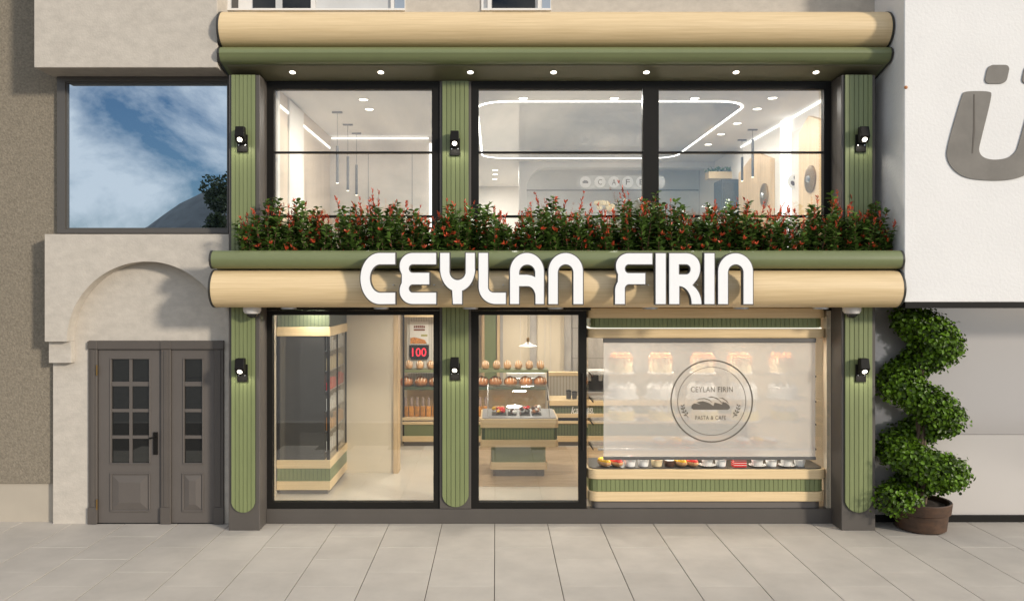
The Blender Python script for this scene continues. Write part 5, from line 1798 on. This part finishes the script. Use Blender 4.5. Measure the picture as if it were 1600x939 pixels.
SHR = [(448, 1.00), (590, 1.10), (735, 0.98), (872, 1.08), (1008, 1.12), (1150, 1.02), (1305, 1.08)]
words = ['at the left end of the trough', 'second from the left end', 'in front of the middle pilaster', 'left of the mullion, below the cafe sign', 'in front of the thick black mullion', 'third from the right in the right window', 'at the right end of the trough']
words[5] = 'second from the right end'
halfw = [0.53, 0.62, 0.52, 0.56, 0.56, 0.58, 0.66]
YPL = -0.33
for i, (px, k) in enumerate(SHR):
    x = X_(px, YPL)
    t = thing('flowering_shrub', 'dense green shrub with red young shoots %s' % words[i], 'shrub', (x, YPL, 3.312), 'red-tipped shrubs along the planter trough')
    st, gr, rd = shrub_meshes(100 + i, halfw[i] * 1.08, 0.69 * k)
    for mb in (st, gr, rd):
        mb.v = [(v[0] + x, v[1] + YPL, v[2] + 3.312) for v in mb.v]
    tag(build(st, 'stem', m_stem, t), kind='stuff')
    tag(build(gr, 'foliage', m_leaf, t, smooth=True, sharp=80), kind='stuff')
    tag(build(rd, 'red_shoot', m_leaf_r, t, smooth=True, sharp=80), kind='stuff')

# ------------------------------------------------------------------ spiral topiary and its pot
TX, TY = X_(1437, -0.18), -0.20
pot = thing('plant_pot', 'round dark brown flared wooden pot on the pavement holding the spiral topiary', 'pot', (TX, TY, 0))
wob = lambda a, z: 1 + 0.004 * math.sin(5 * a + 9 * z)
build(MB().lathe([(0.255, 0.0), (0.285, 0.02), (0.305, 0.18), (0.308, 0.215)], (TX, TY, 0.001), 40, wob=wob), 'pot_body', m_pot, pot, smooth=True)
rim = MB()
pr = [(0.312, 0.210), (0.332, 0.222), (0.348, 0.345), (0.340, 0.356), (0.318, 0.350), (0.300, 0.28)]
n = 40
vs = [((TX + rr * math.cos(2 * math.pi * k / n)), TY + rr * math.sin(2 * math.pi * k / n), zz) for rr, zz in pr for k in range(n)]
rim.add(vs, [(i * n + k, i * n + (k + 1) % n, ((i + 1) % 6) * n + (k + 1) % n, ((i + 1) % 6) * n + k) for i in range(6) for k in range(n)])
build(rim, 'pot_rim', m_pot, pot, smooth=True)
build(MB().lathe([(0.298, 0.27), (0.297, 0.30), (0.15, 0.318)], (TX, TY, 0), 24), 'soil', m_soil, pot)
top = thing('topiary_tree', 'tall spiral clipped boxwood topiary with glossy round leaves beside the right pilaster', 'topiary', (TX, TY, 0.31))
tk = MB()
for k in range(5):
    a0 = k * 2 * math.pi / 5
    pts = []
    for i in range(24):
        s = i / 23
        a = a0 + s * 9
        rr = 0.045 * (1 - 0.75 * s) + 0.006
        pts.append((TX + rr * math.cos(a), TY + rr * math.sin(a), 0.30 + s * 2.15))
    tk.tube(pts, [0.030 * (1 - 0.7 * i / 23) for i in range(24)], 6)
build(tk, 'trunk', m_bark, top, smooth=True)
# guide of the spiral, read off as offset from the trunk at each height
zt4 = lambda y: Z_(440 + y / 2.235, TY)
keys = [(128, -40, 0.0), (170, 15, -0.05), (235, 62, 0.02), (300, 0, 0.20), (362, -72, 0.02), (420, 5, -0.22), (486, 68, 0.0), (540, 0, 0.22), (592, -72, 0.03), (632, 0, -0.26), (672, 82, -0.02), (712, 10, 0.20), (752, -122, -0.20)]
rad = [0.225, 0.285, 0.285, 0.235, 0.265, 0.265, 0.268, 0.225, 0.268, 0.285, 0.27, 0.225, 0.255]
gpt = []
for (zy, dx, dy) in keys:
    gpt.append(Vector((TX + dx / 2.235 / PPM * 0.98, TY + dy, zt4(zy))))


def cr(p0, p1, p2, p3, t):
    return 0.5 * ((2 * p1) + (p2 - p0) * t + (2 * p0 - 5 * p1 + 4 * p2 - p3) * t * t + (3 * p1 - p0 - 3 * p2 + p3) * t ** 3)


crown = MB()
twig = MB()
rt = random.Random(77)
NL = 20000
for k in range(NL):
    s = rt.random() * (len(gpt) - 1)
    j = min(int(s), len(gpt) - 2)
    f_ = s - j
    P = [gpt[max(0, j - 1)], gpt[j], gpt[j + 1], gpt[min(len(gpt) - 1, j + 2)]]
    c = cr(*P, f_)
    rr = rad[j] * (1 - f_) + rad[j + 1] * f_
    d = rvec(rt)
    q = rt.random()
    dist = rr * (0.62 + 0.42 * q ** 0.6)
    lump = 1 + 0.10 * math.sin(11 * d.x + 5 * s) * math.cos(9 * d.z - 3 * s) + 0.06 * math.sin(23 * d.y + 9 * s)
    p = c + Vector((d.x, d.y, d.z * 0.74)) * dist * lump
    if rt.random() < 0.03:
        p += d * rt.uniform(0.02, 0.06)
    # leaves face outwards and up, scattered
    nrm = (d * 0.9 + Vector((0, -0.15, 0.45)) + rvec(rt) * 0.75).normalized()
    ax = nrm.cross(rvec(rt)).normalized()
    ln, wd = rt.uniform(0.038, 0.060), rt.uniform(0.028, 0.041)
    sd = nrm.cross(ax).normalized() * wd * 0.5
    a, b = p, p + ax * ln
    m1, m2 = p + ax * ln * 0.33, p + ax * ln * 0.72
    lift = nrm * 0.006
    crown.add([a, m1 - sd + lift, m2 - sd * 0.9 + lift, b, m2 + sd * 0.9 + lift, m1 + sd + lift, m1 - lift * 0.3, m2 - lift * 0.3],
              [(0, 6, 1), (0, 5, 6), (1, 6, 7, 2), (6, 5, 4, 7), (2, 7, 3), (7, 4, 3)])
    if k % 22 == 0:
        twig.tube([c + (p - c) * 0.1, p], [0.004, 0.0015], 3, caps=False)
tag(build(crown, 'crown', m_box, top, smooth=True, sharp=80), kind='stuff')
tag(build(twig, 'twig', m_bark, top), kind='stuff')


# ------------------------------------------------------------------ street trees across the road (mirrored in the panes)
def street_tree(x, y, h, rad_, seed, label):
    r = random.Random(seed)
    t = thing('street_tree', label, 'tree', (x, y, -0.13), 'trees across the road')
    tr_ = MB()
    tr_.tube([(x, y, -0.15), (x + 0.1, y, h * 0.3), (x, y + 0.1, h * 0.6), (x + 0.1, y, h * 0.85)], [0.22, 0.17, 0.10, 0.03], 8)
    lf_ = MB()
    cl = []
    for k in range(16):
        d = rvec(r)
        c = Vector((x, y, h * 0.62)) + Vector((d.x * rad_ * 0.7, d.y * rad_ * 0.7, d.z * h * 0.30))
        cl.append((c, rad_ * r.uniform(0.25, 0.45)))
        tr_.tube([(x, y, h * r.uniform(0.3, 0.5)), c], [0.06, 0.02], 5)
    for k in range(4200):
        c, rr = r.choice(cl)
        p = c + rvec(r) * rr * r.random() ** 0.4
        a, b = rvec(r) * 0.11, rvec(r) * 0.07
        lf_.add([p - a, p + b, p + a, p - b], [(0, 1, 2, 3)])
    build(tr_, 'trunk', m_bark, t, smooth=True)
    tag(build(lf_, 'crown', m_treeleaf, t), kind='stuff')


street_tree(-12.3, -27.5, 9.5, 1.7, 1, 'slender leafy street tree across the road, mirrored in the left upstairs glazing')
street_tree(-9.6, -18.0, 6.4, 0.8, 2, 'small leafy street tree across the road, mirrored at the edge of the sky-reflecting window')
